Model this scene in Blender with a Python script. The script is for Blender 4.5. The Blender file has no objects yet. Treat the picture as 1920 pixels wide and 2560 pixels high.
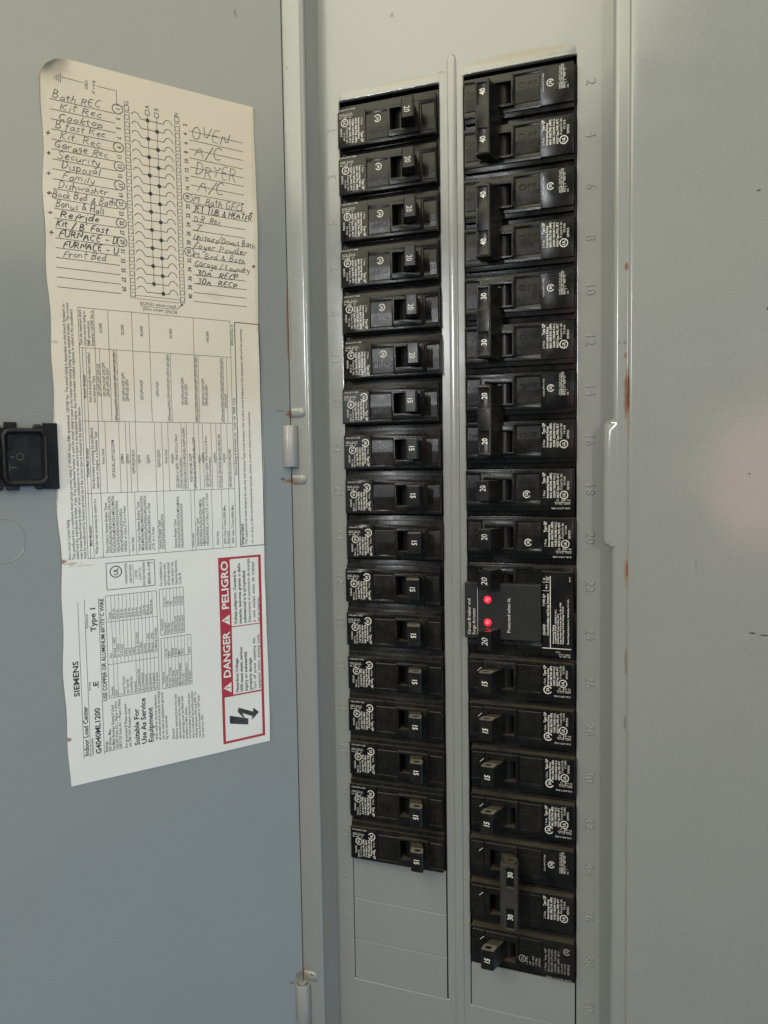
import bpy, bmesh, math, random
from mathutils import Matrix, Vector
random.seed(7)
SC = bpy.context.scene
COL = SC.collection
R = math.radians
K = 0.001                                    # everything below is written in millimetres

# ------------------------------------------------------------------ camera
cd = bpy.data.cameras.new('camera'); cam = bpy.data.objects.new('camera', cd); COL.objects.link(cam)
cd.sensor_fit = 'VERTICAL'; cd.sensor_height = 36.0; cd.lens = 36.0 * 1923.9 / 2560.0
cd.clip_start = 0.01; cd.clip_end = 50
cam.matrix_world = (Matrix.Translation((0.10068, -0.40956, -0.19861)) @ Matrix.Rotation(R(19.9636), 4, 'Z')
                    @ Matrix.Rotation(R(86.279), 4, 'X') @ Matrix.Rotation(R(-0.88387), 4, 'Z'))
SC.camera = cam
SC.render.resolution_x = 768; SC.render.resolution_y = 1024

# ------------------------------------------------------------------ world + lamps
w = bpy.data.worlds.new('World'); SC.world = w; w.use_nodes = True
bg = w.node_tree.nodes['Background']
bg.inputs['Color'].default_value = (0.66, 0.88, 1.04, 1); bg.inputs['Strength'].default_value = 0.135

def lamp(name, loc, target, size, power, color, sy=None):
    d = bpy.data.lights.new(name, 'AREA'); o = bpy.data.objects.new(name, d); COL.objects.link(o)
    d.energy = power; d.color = color; d.size = size
    d.shape = 'ELLIPSE'; d.size_y = sy or size
    o.location = loc
    o.rotation_euler = (Vector(target) - Vector(loc)).to_track_quat('-Z', 'Y').to_euler()
    return o
lamp('ceiling_lamp', (-0.42, -0.78, 0.66), (0.0, 0, -0.05), 1.2, 9.2, (1.0, 0.94, 0.68), 0.9)
lamp('door_top_fill', (0.85, -0.66, 0.72), (-0.10, -0.03, -0.05), 1.3, 6.0, (1.0, 0.90, 0.60), 1.1)  # added warm fill for the door top, no known source
lamp('window_light', (-0.45, -1.25, 0.07), (-0.02, 0, -0.15), 0.05, 3.5, (0.95, 0.97, 1.0), 0.26)
lamp('doorway_light', (0.62, -1.20, 0.02), (-0.05, 0, -0.18), 0.04, 3.0, (1.0, 0.98, 0.94), 0.28)
lamp('side_daylight', (1.45, -0.52, -1.00), (-0.15, -0.05, -0.45), 1.5, 5.2, (0.32, 0.64, 1.0), 2.2)
lamp('skin_bounce', (0.200, -0.54, -0.222), (0.15, 0, -0.19), 0.11, 0.085, (1.0, 0.47, 0.40), 0.15)

vs_ = SC.view_settings
vs_.view_transform = 'Standard'; vs_.look = 'None'; vs_.exposure = 0.12; vs_.gamma = 1.0
vs_.use_curve_mapping = False
SC.cycles.max_bounces = 6
SC.cycles.use_denoising = True

# ------------------------------------------------------------------ materials
def mat(name):
    m = bpy.data.materials.new(name); m.use_nodes = True
    nt = m.node_tree; b = nt.nodes['Principled BSDF']
    return m, nt, b
def N(nt, t, **kw):
    n = nt.nodes.new(t)
    for k, v in kw.items(): setattr(n, k, v)
    return n
def noise(nt, scale, detail=4, rough=0.55, vec=None):
    n = N(nt, 'ShaderNodeTexNoise'); n.inputs['Scale'].default_value = scale
    n.inputs['Detail'].default_value = detail; n.inputs['Roughness'].default_value = rough
    if vec: nt.links.new(vec, n.inputs['Vector'])
    return n
def ramp(nt, fac, p0, p1, c0=(0, 0, 0, 1), c1=(1, 1, 1, 1)):
    r = N(nt, 'ShaderNodeValToRGB'); e = r.color_ramp.elements
    e[0].position = p0; e[1].position = p1; e[0].color = c0; e[1].color = c1
    nt.links.new(fac, r.inputs[0]); return r.outputs[0]
def mixc(nt, fac, a, b, mode='MIX'):
    m = N(nt, 'ShaderNodeMix', data_type='RGBA', blend_type=mode)
    for s, v in ((m.inputs[0], fac), (m.inputs[6], a), (m.inputs[7], b)):
        if isinstance(v, (int, float)): s.default_value = v
        elif isinstance(v, tuple): s.default_value = v
        else: nt.links.new(v, s)
    return m.outputs[2]
def math_(nt, op, a, b=None, clamp=False):
    m = N(nt, 'ShaderNodeMath', operation=op, use_clamp=clamp)
    for s, v in ((m.inputs[0], a), (m.inputs[1], b)):
        if v is None: continue
        if isinstance(v, (int, float)): s.default_value = v
        else: nt.links.new(v, s)
    return m.outputs[0]
def bump(nt, b, height, strength, dist):
    n = N(nt, 'ShaderNodeBump'); n.inputs['Strength'].default_value = strength
    n.inputs['Distance'].default_value = dist
    nt.links.new(height, n.inputs['Height']); nt.links.new(n.outputs[0], b.inputs['Normal'])
def stains_and_tints(nt, base, vec, spots, nz):
    """spots: (centre mm xyz, radii mm xyz, colour, amount, raggedness) -> ragged blots with a shape of their own"""
    for (c, r, colr, amt, rag) in spots:
        mp = N(nt, 'ShaderNodeMapping', vector_type='POINT')
        mp.inputs['Location'].default_value = tuple(-c[i] / r[i] for i in range(3))
        mp.inputs['Scale'].default_value = tuple(1000.0 / r[i] for i in range(3))
        nt.links.new(vec, mp.inputs['Vector'])
        ln = N(nt, 'ShaderNodeVectorMath', operation='LENGTH'); nt.links.new(mp.outputs[0], ln.inputs[0])
        q = math_(nt, 'ADD', ln.outputs['Value'], math_(nt, 'MULTIPLY', math_(nt, 'SUBTRACT', nz, 0.5), rag))
        f = N(nt, 'ShaderNodeMapRange'); f.inputs[1].default_value = 0.95; f.inputs[2].default_value = 0.60
        f.inputs[3].default_value = 0.0; f.inputs[4].default_value = amt
        nt.links.new(q, f.inputs[0])
        base = mixc(nt, f.outputs[0], base, colr + (1,))
    return base
RUST = (0.20, 0.075, 0.022); DRUST = (0.085, 0.03, 0.012); TAN = (0.28, 0.21, 0.13); CHIP = (0.035, 0.025, 0.018)

def paint(name, spots=(), col=(0.270, 0.276, 0.262)):
    m, nt, b = mat(name)
    tc = N(nt, 'ShaderNodeTexCoord').outputs['Object']
    n1 = noise(nt, 9, 5, 0.6, tc); n2 = noise(nt, 900, 3, 0.6, tc); n3 = noise(nt, 260, 2, 0.5, tc); n4 = noise(nt, 420, 5, 0.65, tc)
    c = mixc(nt, n1.outputs[0], tuple(x * 0.93 for x in col) + (1,), tuple(x * 1.06 for x in col) + (1,))
    n5 = noise(nt, 1500, 2, 0.7, tc)
    c = mixc(nt, 1.0, c, ramp(nt, n5.outputs[0], 0.25, 0.75, (0.90, 0.90, 0.90, 1), (1.08, 1.08, 1.08, 1)), 'MULTIPLY')
    # specks of grime
    sp = ramp(nt, n4.outputs[0], 0.745, 0.80)
    c = mixc(nt, math_(nt, 'MULTIPLY', sp, 0.45), c, (0.10, 0.085, 0.07, 1))
    c = stains_and_tints(nt, c, tc, spots, n4.outputs[0])
    nt.links.new(c, b.inputs['Base Color'])
    rr = ramp(nt, n1.outputs[0], 0.3, 0.75, (0.40,) * 3 + (1,), (0.50,) * 3 + (1,))
    nt.links.new(rr, b.inputs['Roughness'])
    b.inputs['Specular IOR Level'].default_value = 0.2
    b.inputs['Coat Weight'].default_value = 1.0; b.inputs['Coat IOR'].default_value = 1.62; b.inputs['Coat Roughness'].default_value = 0.15
    n6 = noise(nt, 22, 2, 0.5, tc); n7 = noise(nt, 30, 6, 0.7, tc)
    nt.links.new(ramp(nt, n7.outputs[0], 0.35, 0.70, (0.12,) * 3 + (1,), (0.22,) * 3 + (1,)), b.inputs['Coat Roughness'])
    h = math_(nt, 'ADD', math_(nt, 'ADD', math_(nt, 'MULTIPLY', n3.outputs[0], 1.0), math_(nt, 'MULTIPLY', n2.outputs[0], 0.35)), math_(nt, 'MULTIPLY', n6.outputs[0], 9.0))
    bump(nt, b, h, 0.30, 0.00022)
    return m
def plastic(name, col, rough=0.42, dust=0.5, dustcol=(0.085, 0.072, 0.056), bumpy=0.12):
    m, nt, b = mat(name)
    tc = N(nt, 'ShaderNodeTexCoord').outputs['Object']
    oi = N(nt, 'ShaderNodeObjectInfo').outputs['Random']
    n1 = noise(nt, 120, 6, 0.65, tc); n2 = noise(nt, 1500, 3, 0.6, tc); n3 = noise(nt, 35, 3, 0.5, tc)
    n1.noise_dimensions = '4D'; nt.links.new(math_(nt, 'MULTIPLY', oi, 9.0), n1.inputs['W'])
    d = math_(nt, 'MULTIPLY', math_(nt, 'MULTIPLY', ramp(nt, n1.outputs[0], 0.36, 0.78), dust), math_(nt, 'ADD', 0.35, math_(nt, 'MULTIPLY', oi, 0.9)))
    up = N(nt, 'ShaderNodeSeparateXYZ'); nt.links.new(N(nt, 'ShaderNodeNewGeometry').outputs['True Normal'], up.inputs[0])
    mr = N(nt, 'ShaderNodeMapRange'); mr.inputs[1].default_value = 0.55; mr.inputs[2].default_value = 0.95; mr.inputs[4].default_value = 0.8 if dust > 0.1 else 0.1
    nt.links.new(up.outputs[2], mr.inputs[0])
    d = math_(nt, 'MAXIMUM', d, math_(nt, 'MULTIPLY', mr.outputs[0], ramp(nt, n1.outputs[0], 0.2, 0.6, (0.6,) * 3 + (1,), (1, 1, 1, 1))))  # up-facing sides paler: settled dust plus light from above put into the colour
    c = mixc(nt, d, tuple(col) + (1,), tuple(dustcol) + (1,))
    sp = ramp(nt, n2.outputs[0], 0.72, 0.78)
    c = mixc(nt, math_(nt, 'MULTIPLY', sp, 0.35 * dust), c, (0.16, 0.14, 0.12, 1))
    nt.links.new(c, b.inputs['Base Color'])
    nt.links.new(ramp(nt, n1.outputs[0], 0.3, 0.8, (rough - 0.07,) * 3 + (1,), (rough + 0.16,) * 3 + (1,)), b.inputs['Roughness'])
    b.inputs['Specular IOR Level'].default_value = 0.27
    h = math_(nt, 'ADD', math_(nt, 'MULTIPLY', n3.outputs[0], 4.0), n2.outputs[0])
    bump(nt, b, h, bumpy, 0.0003)
    return m
def flat(name, col, rough=0.6, worn=0.0, under=(0.03, 0.028, 0.025)):
    m, nt, b = mat(name)
    tc = N(nt, 'ShaderNodeTexCoord').outputs['Object']
    n = noise(nt, 700, 4, 0.7, tc); n.noise_dimensions = '4D'
    nt.links.new(math_(nt, 'MULTIPLY', N(nt, 'ShaderNodeObjectInfo').outputs['Random'], 7.0), n.inputs['W'])
    c = mixc(nt, math_(nt, 'MULTIPLY', ramp(nt, n.outputs[0], 0.42, 0.66), worn), tuple(col) + (1,), tuple(under) + (1,))
    nt.links.new(c, b.inputs['Base Color']); b.inputs['Roughness'].default_value = rough
    return m

M = {}
M['dead'] = paint('grey_enamel_dead_front', [
    ((-39, 0, 42.4), (1.2, 6, 1.8), CHIP, 0.6, 1.2), ((-30, 0, 6.4), (26, 5, 2.0), TAN, 0.4, 1.8),
    ((30, 0, 8.6), (30, 5, 2.6), (0.25, 0.185, 0.11), 0.6, 1.8), ((-12.0, 0, 7.6), (2.4, 5, 0.9), CHIP, 0.4, 1.0)])
M['trim'] = paint('grey_enamel_trim', [
    ((84.0, -16.5, -168), (1.9, 4, 15), (0.22, 0.10, 0.04), 0.85, 1.0), ((84.3, -16.5, -167), (1.1, 4, 12), (0.12, 0.042, 0.016), 0.95, 0.9),
    ((84.5, -16.5, -182), (1.1, 4, 9), TAN, 0.7, 1.0), ((84.1, -16.5, -254), (1.5, 4, 8.0), (0.28, 0.17, 0.08), 0.6, 1.8), ((84.3, -16.5, -253), (0.8, 4, 5.0), (0.20, 0.08, 0.025), 0.8, 1.5),
    ((83.4, -16.5, -107), (1.0, 4, 2.2), RUST, 0.9, 1.0), ((83.2, -16.5, -149), (0.9, 4, 1.6), RUST, 0.8, 1.0),
    ((82.8, -16.5, -143), (0.8, 4, 1.0), CHIP, 0.45, 1.0), ((80.2, -16.5, -143), (0.8, 4, 0.6), CHIP, 0.35, 1.0),
    ((84.0, -16.5, -300), (0.9, 4, 9), (0.16, 0.12, 0.08), 0.55, 1.4), ((83.6, -16.5, -330), (0.8, 4, 4), CHIP, 0.4, 1.4),
    ((140.1, -17, -79.2), (1.1, 4, 0.6), CHIP, 0.8, 1.0), ((144.6, -17, -132), (0.6, 4, 0.7), CHIP, 0.9, 0.8),
    ((138.1, -17, -206.6), (0.65, 4, 0.55), CHIP, 1.0, 0.8), ((140.4, -17, -281.1), (1.9, 4, 0.5), CHIP, 1.0, 1.2),
    ((145.4, -17, -281.8), (2.2, 4, 0.5), CHIP, 0.8, 1.2), ((115.7, -17, -250.3), (0.5, 4, 3.4), (0.15, 0.14, 0.12), 0.55, 0.6),
    ((-97.0, -16, -171.5), (2.0, 5, 2.4), RUST, 0.6, 1.6), ((-96.0, -16, -208.5), (3.6, 5, 2.6), (0.27, 0.15, 0.07), 0.6, 2.0), ((-97.0, -16, -208.8), (1.4, 5, 1.9), RUST, 0.7, 1.4),
    ((-96.4, -16, -500), (4.2, 5, 5.5), (0.26, 0.20, 0.11), 0.8, 1.2), ((-91.3, -16, -499), (1.5, 5, 0.6), CHIP, 0.7, 1.0),
    ((-95.0, -16, 17.5), (0.7, 5, 1.2), CHIP, 0.6, 0.6), ((-96.3, -16, -121), (0.9, 5, 24), RUST, 0.35, 1.0)])
M['door'] = paint('grey_enamel_door', [
    ((-1.8, 0, -170.8), (3.0, 5, 2.2), (0.26, 0.13, 0.05), 0.6, 1.8), ((-1.6, 0, -171.0), (1.6, 5, 1.4), (0.22, 0.08, 0.025), 0.7, 1.4), ((-3.2, 0, -208.5), (4.4, 5, 1.9), (0.26, 0.14, 0.06), 0.6, 2.0), ((-2.6, 0, -208.6), (2.4, 5, 1.0), (0.21, 0.08, 0.025), 0.75, 1.4),
    ((-6.4, 0, -207.3), (1.9, 5, 0.9), (0.06, 0.055, 0.045), 0.75, 0.5), ((-6.8, 0, -169.3), (3.6, 5, 0.5), (0.08, 0.07, 0.06), 0.6, 0.9),
    ((-3.6, 0, -499.8), (2.8, 5, 2.6), (0.22, 0.12, 0.04), 0.85, 1.0), ((-8.0, 0, -503.0), (2.2, 5, 0.7), CHIP, 0.7, 0.8),
    ((-1.0, 0, -121), (1.4, 5, 26), (0.22, 0.10, 0.04), 0.6, 1.3), ((-27.5, 0, 38.5), (1.2, 5, 2.6), (0.12, 0.09, 0.06), 0.7, 1.2),
    ((-0.4, 0, 39), (0.7, 5, 4), CHIP, 0.8, 1.4), ((-0.4, 0, -382), (0.9, 5, 2.0), CHIP, 1.0, 0.6)])
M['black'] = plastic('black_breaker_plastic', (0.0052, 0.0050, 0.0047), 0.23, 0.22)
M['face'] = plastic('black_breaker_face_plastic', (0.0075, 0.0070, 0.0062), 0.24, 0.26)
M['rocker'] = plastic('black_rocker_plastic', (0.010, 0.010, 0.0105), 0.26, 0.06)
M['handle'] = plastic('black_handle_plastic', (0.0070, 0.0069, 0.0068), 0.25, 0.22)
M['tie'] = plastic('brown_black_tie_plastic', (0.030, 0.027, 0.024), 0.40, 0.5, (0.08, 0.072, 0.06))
M['dusty'] = plastic('dusty_lit_handle_end', (0.10, 0.092, 0.080), 0.6, 0.6, (0.19, 0.175, 0.15))  # paler handle ends: dust and top light both put into the colour
M['module'] = plastic('charcoal_module_plastic', (0.016, 0.016, 0.0165), 0.50, 0.2, (0.06, 0.055, 0.05), 0.3)
M['sticker'] = plastic('black_sticker_film', (0.0045, 0.0044, 0.0042), 0.28, 0.08, (0.06, 0.05, 0.04), 0.05)
M['white'] = flat('white_print', (0.78, 0.76, 0.70), 0.55, 0.35)
M['dimwhite'] = flat('worn_white_print', (0.42, 0.40, 0.36), 0.55, 0.5)
M['cav'] = plastic('dark_cavity', (0.006, 0.006, 0.006), 0.6, 0.2)
M['latch'] = plastic('black_latch_plastic', (0.010, 0.010, 0.010), 0.26, 0.25, (0.06, 0.056, 0.05))
M['ink'] = flat('black_print_ink', (0.018, 0.017, 0.017), 0.6, 0.25, (0.30, 0.28, 0.25))
M['pencil'] = flat('pencil_lead', (0.055, 0.05, 0.05), 0.5, 0.45, (0.40, 0.37, 0.33))
M['pen'] = flat('black_pen_ink', (0.022, 0.018, 0.022), 0.5, 0.1, (0.2, 0.18, 0.16))
M['red'] = flat('red_print_ink', (0.42, 0.028, 0.045), 0.5, 0.12, (0.55, 0.15, 0.15))
def paper():
    m, nt, b = mat('label_paper')
    tc = N(nt, 'ShaderNodeTexCoord').outputs['Object']
    n1 = noise(nt, 18, 5, 0.6, tc); n2 = noise(nt, 700, 4, 0.6, tc); n4 = noise(nt, 300, 5, 0.65, tc)
    c = mixc(nt, n1.outputs[0], (0.80, 0.785, 0.755, 1), (0.87, 0.86, 0.83, 1))
    c = stains_and_tints(nt, c, tc, [((50, 0, -30), (240, 300, 190), (0.70, 0.60, 0.45), 0.75, 0.6), ((50, 0, 5), (170, 300, 75), (0.62, 0.52, 0.38), 0.4, 0.6)], n1.outputs[0])  # wide tint: sheet yellower toward the top, whiter below
    c = stains_and_tints(nt, c, tc, [((0.5, 0, -236.6), (3.6, 9, 1.3), (0.26, 0.11, 0.04), 0.8, 1.8), ((4.5, 0, -237.8), (4.5, 9, 0.9), (0.42, 0.25, 0.12), 0.55, 2.4), ((11, 0, -239.2), (8, 9, 0.5), (0.50, 0.38, 0.24), 0.4, 2.6),
                           ((0.3, 0, -324), (2.2, 9, 1.2), (0.24, 0.10, 0.04), 0.8, 1.0), ((-0.2, 0, -185), (1.4, 9, 30), (0.30, 0.17, 0.09), 0.6, 1.2),
                           ((4, 0, -1), (12, 9, 14), (0.52, 0.43, 0.30), 0.55, 1.0), ((107, 0, -60), (2.6, 9, 120), (0.55, 0.48, 0.37), 0.5, 1.4),
                           ((82, 0, -102), (6, 9, 3), (0.60, 0.54, 0.45), 0.5, 1.4), ((2, 0, -132), (2, 9, 1.0), (0.3, 0.28, 0.24), 0.4, 1.4)], n4.outputs[0])
    nt.links.new(c, b.inputs['Base Color']); b.inputs['Roughness'].default_value = 0.52
    bump(nt, b, math_(nt, 'ADD', n2.outputs[0], math_(nt, 'MULTIPLY', n1.outputs[0], 8.0)), 0.18, 0.0003)
    return m
M['paper'] = paper()
def metal(name, col, rough):
    m, nt, b = mat(name); tc = N(nt, 'ShaderNodeTexCoord').outputs['Object']
    n = noise(nt, 160, 4, 0.6, tc)
    nt.links.new(mixc(nt, n.outputs[0], tuple(x * 0.85 for x in col) + (1,), tuple(min(1, x * 1.12) for x in col) + (1,)), b.inputs['Base Color'])
    b.inputs['Metallic'].default_value = 0.15; b.inputs['Roughness'].default_value = rough
    bump(nt, b, n.outputs[0], 0.1, 0.0004); return m
M['hinge'] = metal('painted_hinge_steel', (0.36, 0.355, 0.345), 0.36)
m, nt, b = mat('lit_red_lens'); b.inputs['Base Color'].default_value = (0.5, 0.01, 0.02, 1)
b.inputs['Emission Color'].default_value = (1.0, 0.012, 0.040, 1); b.inputs['Emission Strength'].default_value = 1.7
b.inputs['Roughness'].default_value = 0.2; M['led'] = m
m, nt, b = mat('lit_red_filament'); b.inputs['Base Color'].default_value = (0.8, 0.1, 0.1, 1)
b.inputs['Emission Color'].default_value = (1.0, 0.05, 0.05, 1); b.inputs['Emission Strength'].default_value = 3.4; M['ledcore'] = m

# ------------------------------------------------------------------ object helpers
def link(name, me, m=None, parent=None):
    o = bpy.data.objects.new(name, me); COL.objects.link(o)
    if m is not None and not me.materials: me.materials.append(m)
    if parent is not None: o.parent = parent
    return o
def mesh_from_bm(bm, name, smooth=None):
    bmesh.ops.recalc_face_normals(bm, faces=bm.faces[:])
    me = bpy.data.meshes.new(name); bm.to_mesh(me); bm.free()
    if smooth is not None:
        me.shade_smooth()
        me.set_sharp_from_angle(angle=R(smooth))
    return me
def empty(name, loc=(0, 0, 0), rot=(0, 0, 0)):
    o = bpy.data.objects.new(name, None); COL.objects.link(o); o.location = loc; o.rotation_euler = rot
    o.empty_display_size = 0.01
    return o
def tag(o, label, cat, group=None):
    o['label'] = label; o['category'] = cat
    if group: o['group'] = group
    return o
def L3(u, v, w):          # breaker / panel-local: u right, v down, w out of the panel
    return (u * K, -w * K, -v * K)

def bevel(bm, off, seg=1, ang=25):
    bmesh.ops.dissolve_limit(bm, angle_limit=R(1), verts=bm.verts[:], edges=bm.edges[:])
    es = [e for e in bm.edges if len(e.link_faces) == 2 and e.calc_face_angle(0) > R(ang)]
    if es and off > 0:
        bmesh.ops.bevel(bm, geom=es, offset=off * K, offset_type='OFFSET', segments=seg, profile=0.5, affect='EDGES', clamp_overlap=True)

def terrace(xs, ys, H, base, off=0.18, seg=1, bm=None):
    """stepped moulding: one height per cell, real side walls; None is an opening"""
    bm2 = bmesh.new(); V = {}
    nx, ny = len(xs) - 1, len(ys) - 1
    def h(i, j): return H(i, j) if 0 <= i < nx and 0 <= j < ny else None
    def vt(i, j, z):
        k = (i, j, round(z, 4))
        if k not in V: V[k] = bm2.verts.new(L3(xs[i], ys[j], z))
        return V[k]
    def levels(i, j):
        s = {base}
        for a in (i - 1, i):
            for b_ in (j - 1, j):
                q = h(a, b_)
                if q is not None: s.add(q)
        return sorted(s)
    def wall(c1, c2, lo, hi):
        a = [z for z in levels(*c1) if lo - 1e-6 <= z <= hi + 1e-6]
        b_ = [z for z in levels(*c2) if lo - 1e-6 <= z <= hi + 1e-6]
        bm2.faces.new([vt(*c1, z) for z in a] + [vt(*c2, z) for z in reversed(b_)])
    for i in range(nx):
        for j in range(ny):
            q = h(i, j)
            if q is not None: bm2.faces.new([vt(i, j, q), vt(i + 1, j, q), vt(i + 1, j + 1, q), vt(i, j + 1, q)])
    for i in range(nx + 1):
        for j in range(ny):
            a, b_ = h(i - 1, j), h(i, j)
            if a is None and b_ is None: continue
            a = base if a is None else a; b_ = base if b_ is None else b_
            if abs(a - b_) > 1e-6: wall((i, j), (i, j + 1), min(a, b_), max(a, b_))
    for i in range(nx):
        for j in range(ny + 1):
            a, b_ = h(i, j - 1), h(i, j)
            if a is None and b_ is None: continue
            a = base if a is None else a; b_ = base if b_ is None else b_
            if abs(a - b_) > 1e-6: wall((i, j), (i + 1, j), min(a, b_), max(a, b_))
    bmesh.ops.recalc_face_normals(bm2, faces=bm2.faces[:])
    if off: bevel(bm2, off, seg)
    return bm2
def box_bm(u0, u1, v0, v1, w0, w1, off=0.25, seg=2):
    bm = bmesh.new()
    vv = [bm.verts.new(L3(u, v, w)) for w in (w0, w1) for v in (v0, v1) for u in (u0, u1)]
    for f in ((0, 1, 3, 2), (4, 6, 7, 5), (0, 4, 5, 1), (2, 3, 7, 6), (0, 2, 6, 4), (1, 5, 7, 3)): bm.faces.new([vv[i] for i in f])
    bmesh.ops.recalc_face_normals(bm, faces=bm.faces[:])
    if off: bevel(bm, off, seg)
    return bm
def join(*bms):
    out = bmesh.new()
    for b_ in bms:
        t = bpy.data.meshes.new('t'); b_.to_mesh(t); b_.free(); out.from_mesh(t); bpy.data.meshes.remove(t)
    return out
def prism_v(pts, v0, v1, off=0.3, seg=2, hole=None):
    """cross-section in (u,w) extruded along v; hole = (cu,cw,ru,rw) runs right through"""
    bm = bmesh.new()
    if hole is None:
        a = [bm.verts.new(L3(p[0], v0, p[1])) for p in pts]; b_ = [bm.verts.new(L3(p[0], v1, p[1])) for p in pts]
        n = len(pts)
        bm.faces.new(a); bm.faces.new(b_[::-1])
        for i in range(n): bm.faces.new((a[i], a[(i + 1) % n], b_[(i + 1) % n], b_[i]))
    else:
        cu, cw, ru, rw = hole
        out = []
        for i, p in enumerate(pts):
            q = pts[(i + 1) % len(pts)]
            k = max(1, int(math.dist(p, q) / 1.3))
            out += [(p[0] + (q[0] - p[0]) * t / k, p[1] + (q[1] - p[1]) * t / k) for t in range(k)]
        n = len(out)
        ins = []
        for p in out:
            a = math.atan2((p[1] - cw) / rw, (p[0] - cu) / ru); ins.append((cu + ru * math.cos(a), cw + rw * math.sin(a)))
        R4 = [[bm.verts.new(L3(p[0], v, p[1])) for p in q] for q in (out, ins) for v in (v0, v1)]
        for i in range(n):
            j = (i + 1) % n
            bm.faces.new((R4[0][i], R4[0][j], R4[1][j], R4[1][i])); bm.faces.new((R4[2][i], R4[3][i], R4[3][j], R4[2][j]))
            bm.faces.new((R4[0][i], R4[2][i], R4[2][j], R4[0][j])); bm.faces.new((R4[1][i], R4[1][j], R4[3][j], R4[3][i]))
        bmesh.ops.recalc_face_normals(bm, faces=bm.faces[:])
        return bm
    bmesh.ops.recalc_face_normals(bm, faces=bm.faces[:])
    if off: bevel(bm, off, seg)
    return bm
def extrude_profile(pts, z0, z1, nz=1):
    """open (x,w) polyline swept along z: sheet metal"""
    bm = bmesh.new(); rows = []
    for k in range(nz + 1):
        z = z0 + (z1 - z0) * k / nz
        rows.append([bm.verts.new((x * K, -ww * K, z * K)) for x, ww in pts])
    for k in range(nz):
        for i in range(len(pts) - 1): bm.faces.new((rows[k][i], rows[k][i + 1], rows[k + 1][i + 1], rows[k + 1][i]))
    return bm
def arc(cx, cw, r, a0, a1, n=8):
    return [(cx + r * math.cos(R(a0 + (a1 - a0) * i / n)), cw + r * math.sin(R(a0 + (a1 - a0) * i / n))) for i in range(n + 1)]

# ------------------------------------------------------------------ lettering (built-in font, flat glyph meshes cached)
_g = {}
def _conv(s, off):
    c = bpy.data.curves.new('t', 'FONT'); c.body = s; c.size = 1.0; c.resolution_u = 2; c.offset = off; c.fill_mode = 'FRONT'
    o = bpy.data.objects.new('t', c); COL.objects.link(o)
    dg = bpy.context.evaluated_depsgraph_get()
    me = bpy.data.meshes.new_from_object(o.evaluated_get(dg))
    vs = [(v.co.x, v.co.y) for v in me.vertices]; fs = [tuple(p.vertices) for p in me.polygons]
    bpy.data.objects.remove(o); bpy.data.curves.remove(c); bpy.data.meshes.remove(me)
    return vs, fs
def glyph(ch, bold):
    k = (ch, bold)
    if k not in _g:
        off = {0: 0.0, 1: 0.024, 2: 0.009}[int(bold)]
        if ch == ' ': vs, fs = [], []
        else: vs, fs = _conv(ch, off)
        def ext(s):
            v = _conv(s, 0)[0]; return max(p[0] for p in v) - min(p[0] for p in v)
        adv = ext('H' + ch + 'H') - ext('HH')
        _g[k] = (vs, fs, adv)
    return _g[k]
def text_polys(s, size, bold=False, narrow=0.85, length=None, align='L', slant=0.0):
    """-> list of (verts, faces) with the baseline at y=0 starting at x=0"""
    out = []; x = 0.0
    sz = size * 1.37                        # size = cap height
    for ch in s:
        vs, fs, adv = glyph(ch, bold)
        out.append(([((x + p[0]) * sz * narrow, p[1] * sz) for p in vs], fs)); x += adv
    tot = x * sz * narrow
    k = length / tot if length else 1.0
    dx = {'L': 0, 'C': -tot * k / 2, 'R': -tot * k}[align]
    return [([(p[0] * k + dx + slant * p[1], p[1]) for p in vs], fs) for vs, fs in out], tot * k
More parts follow.
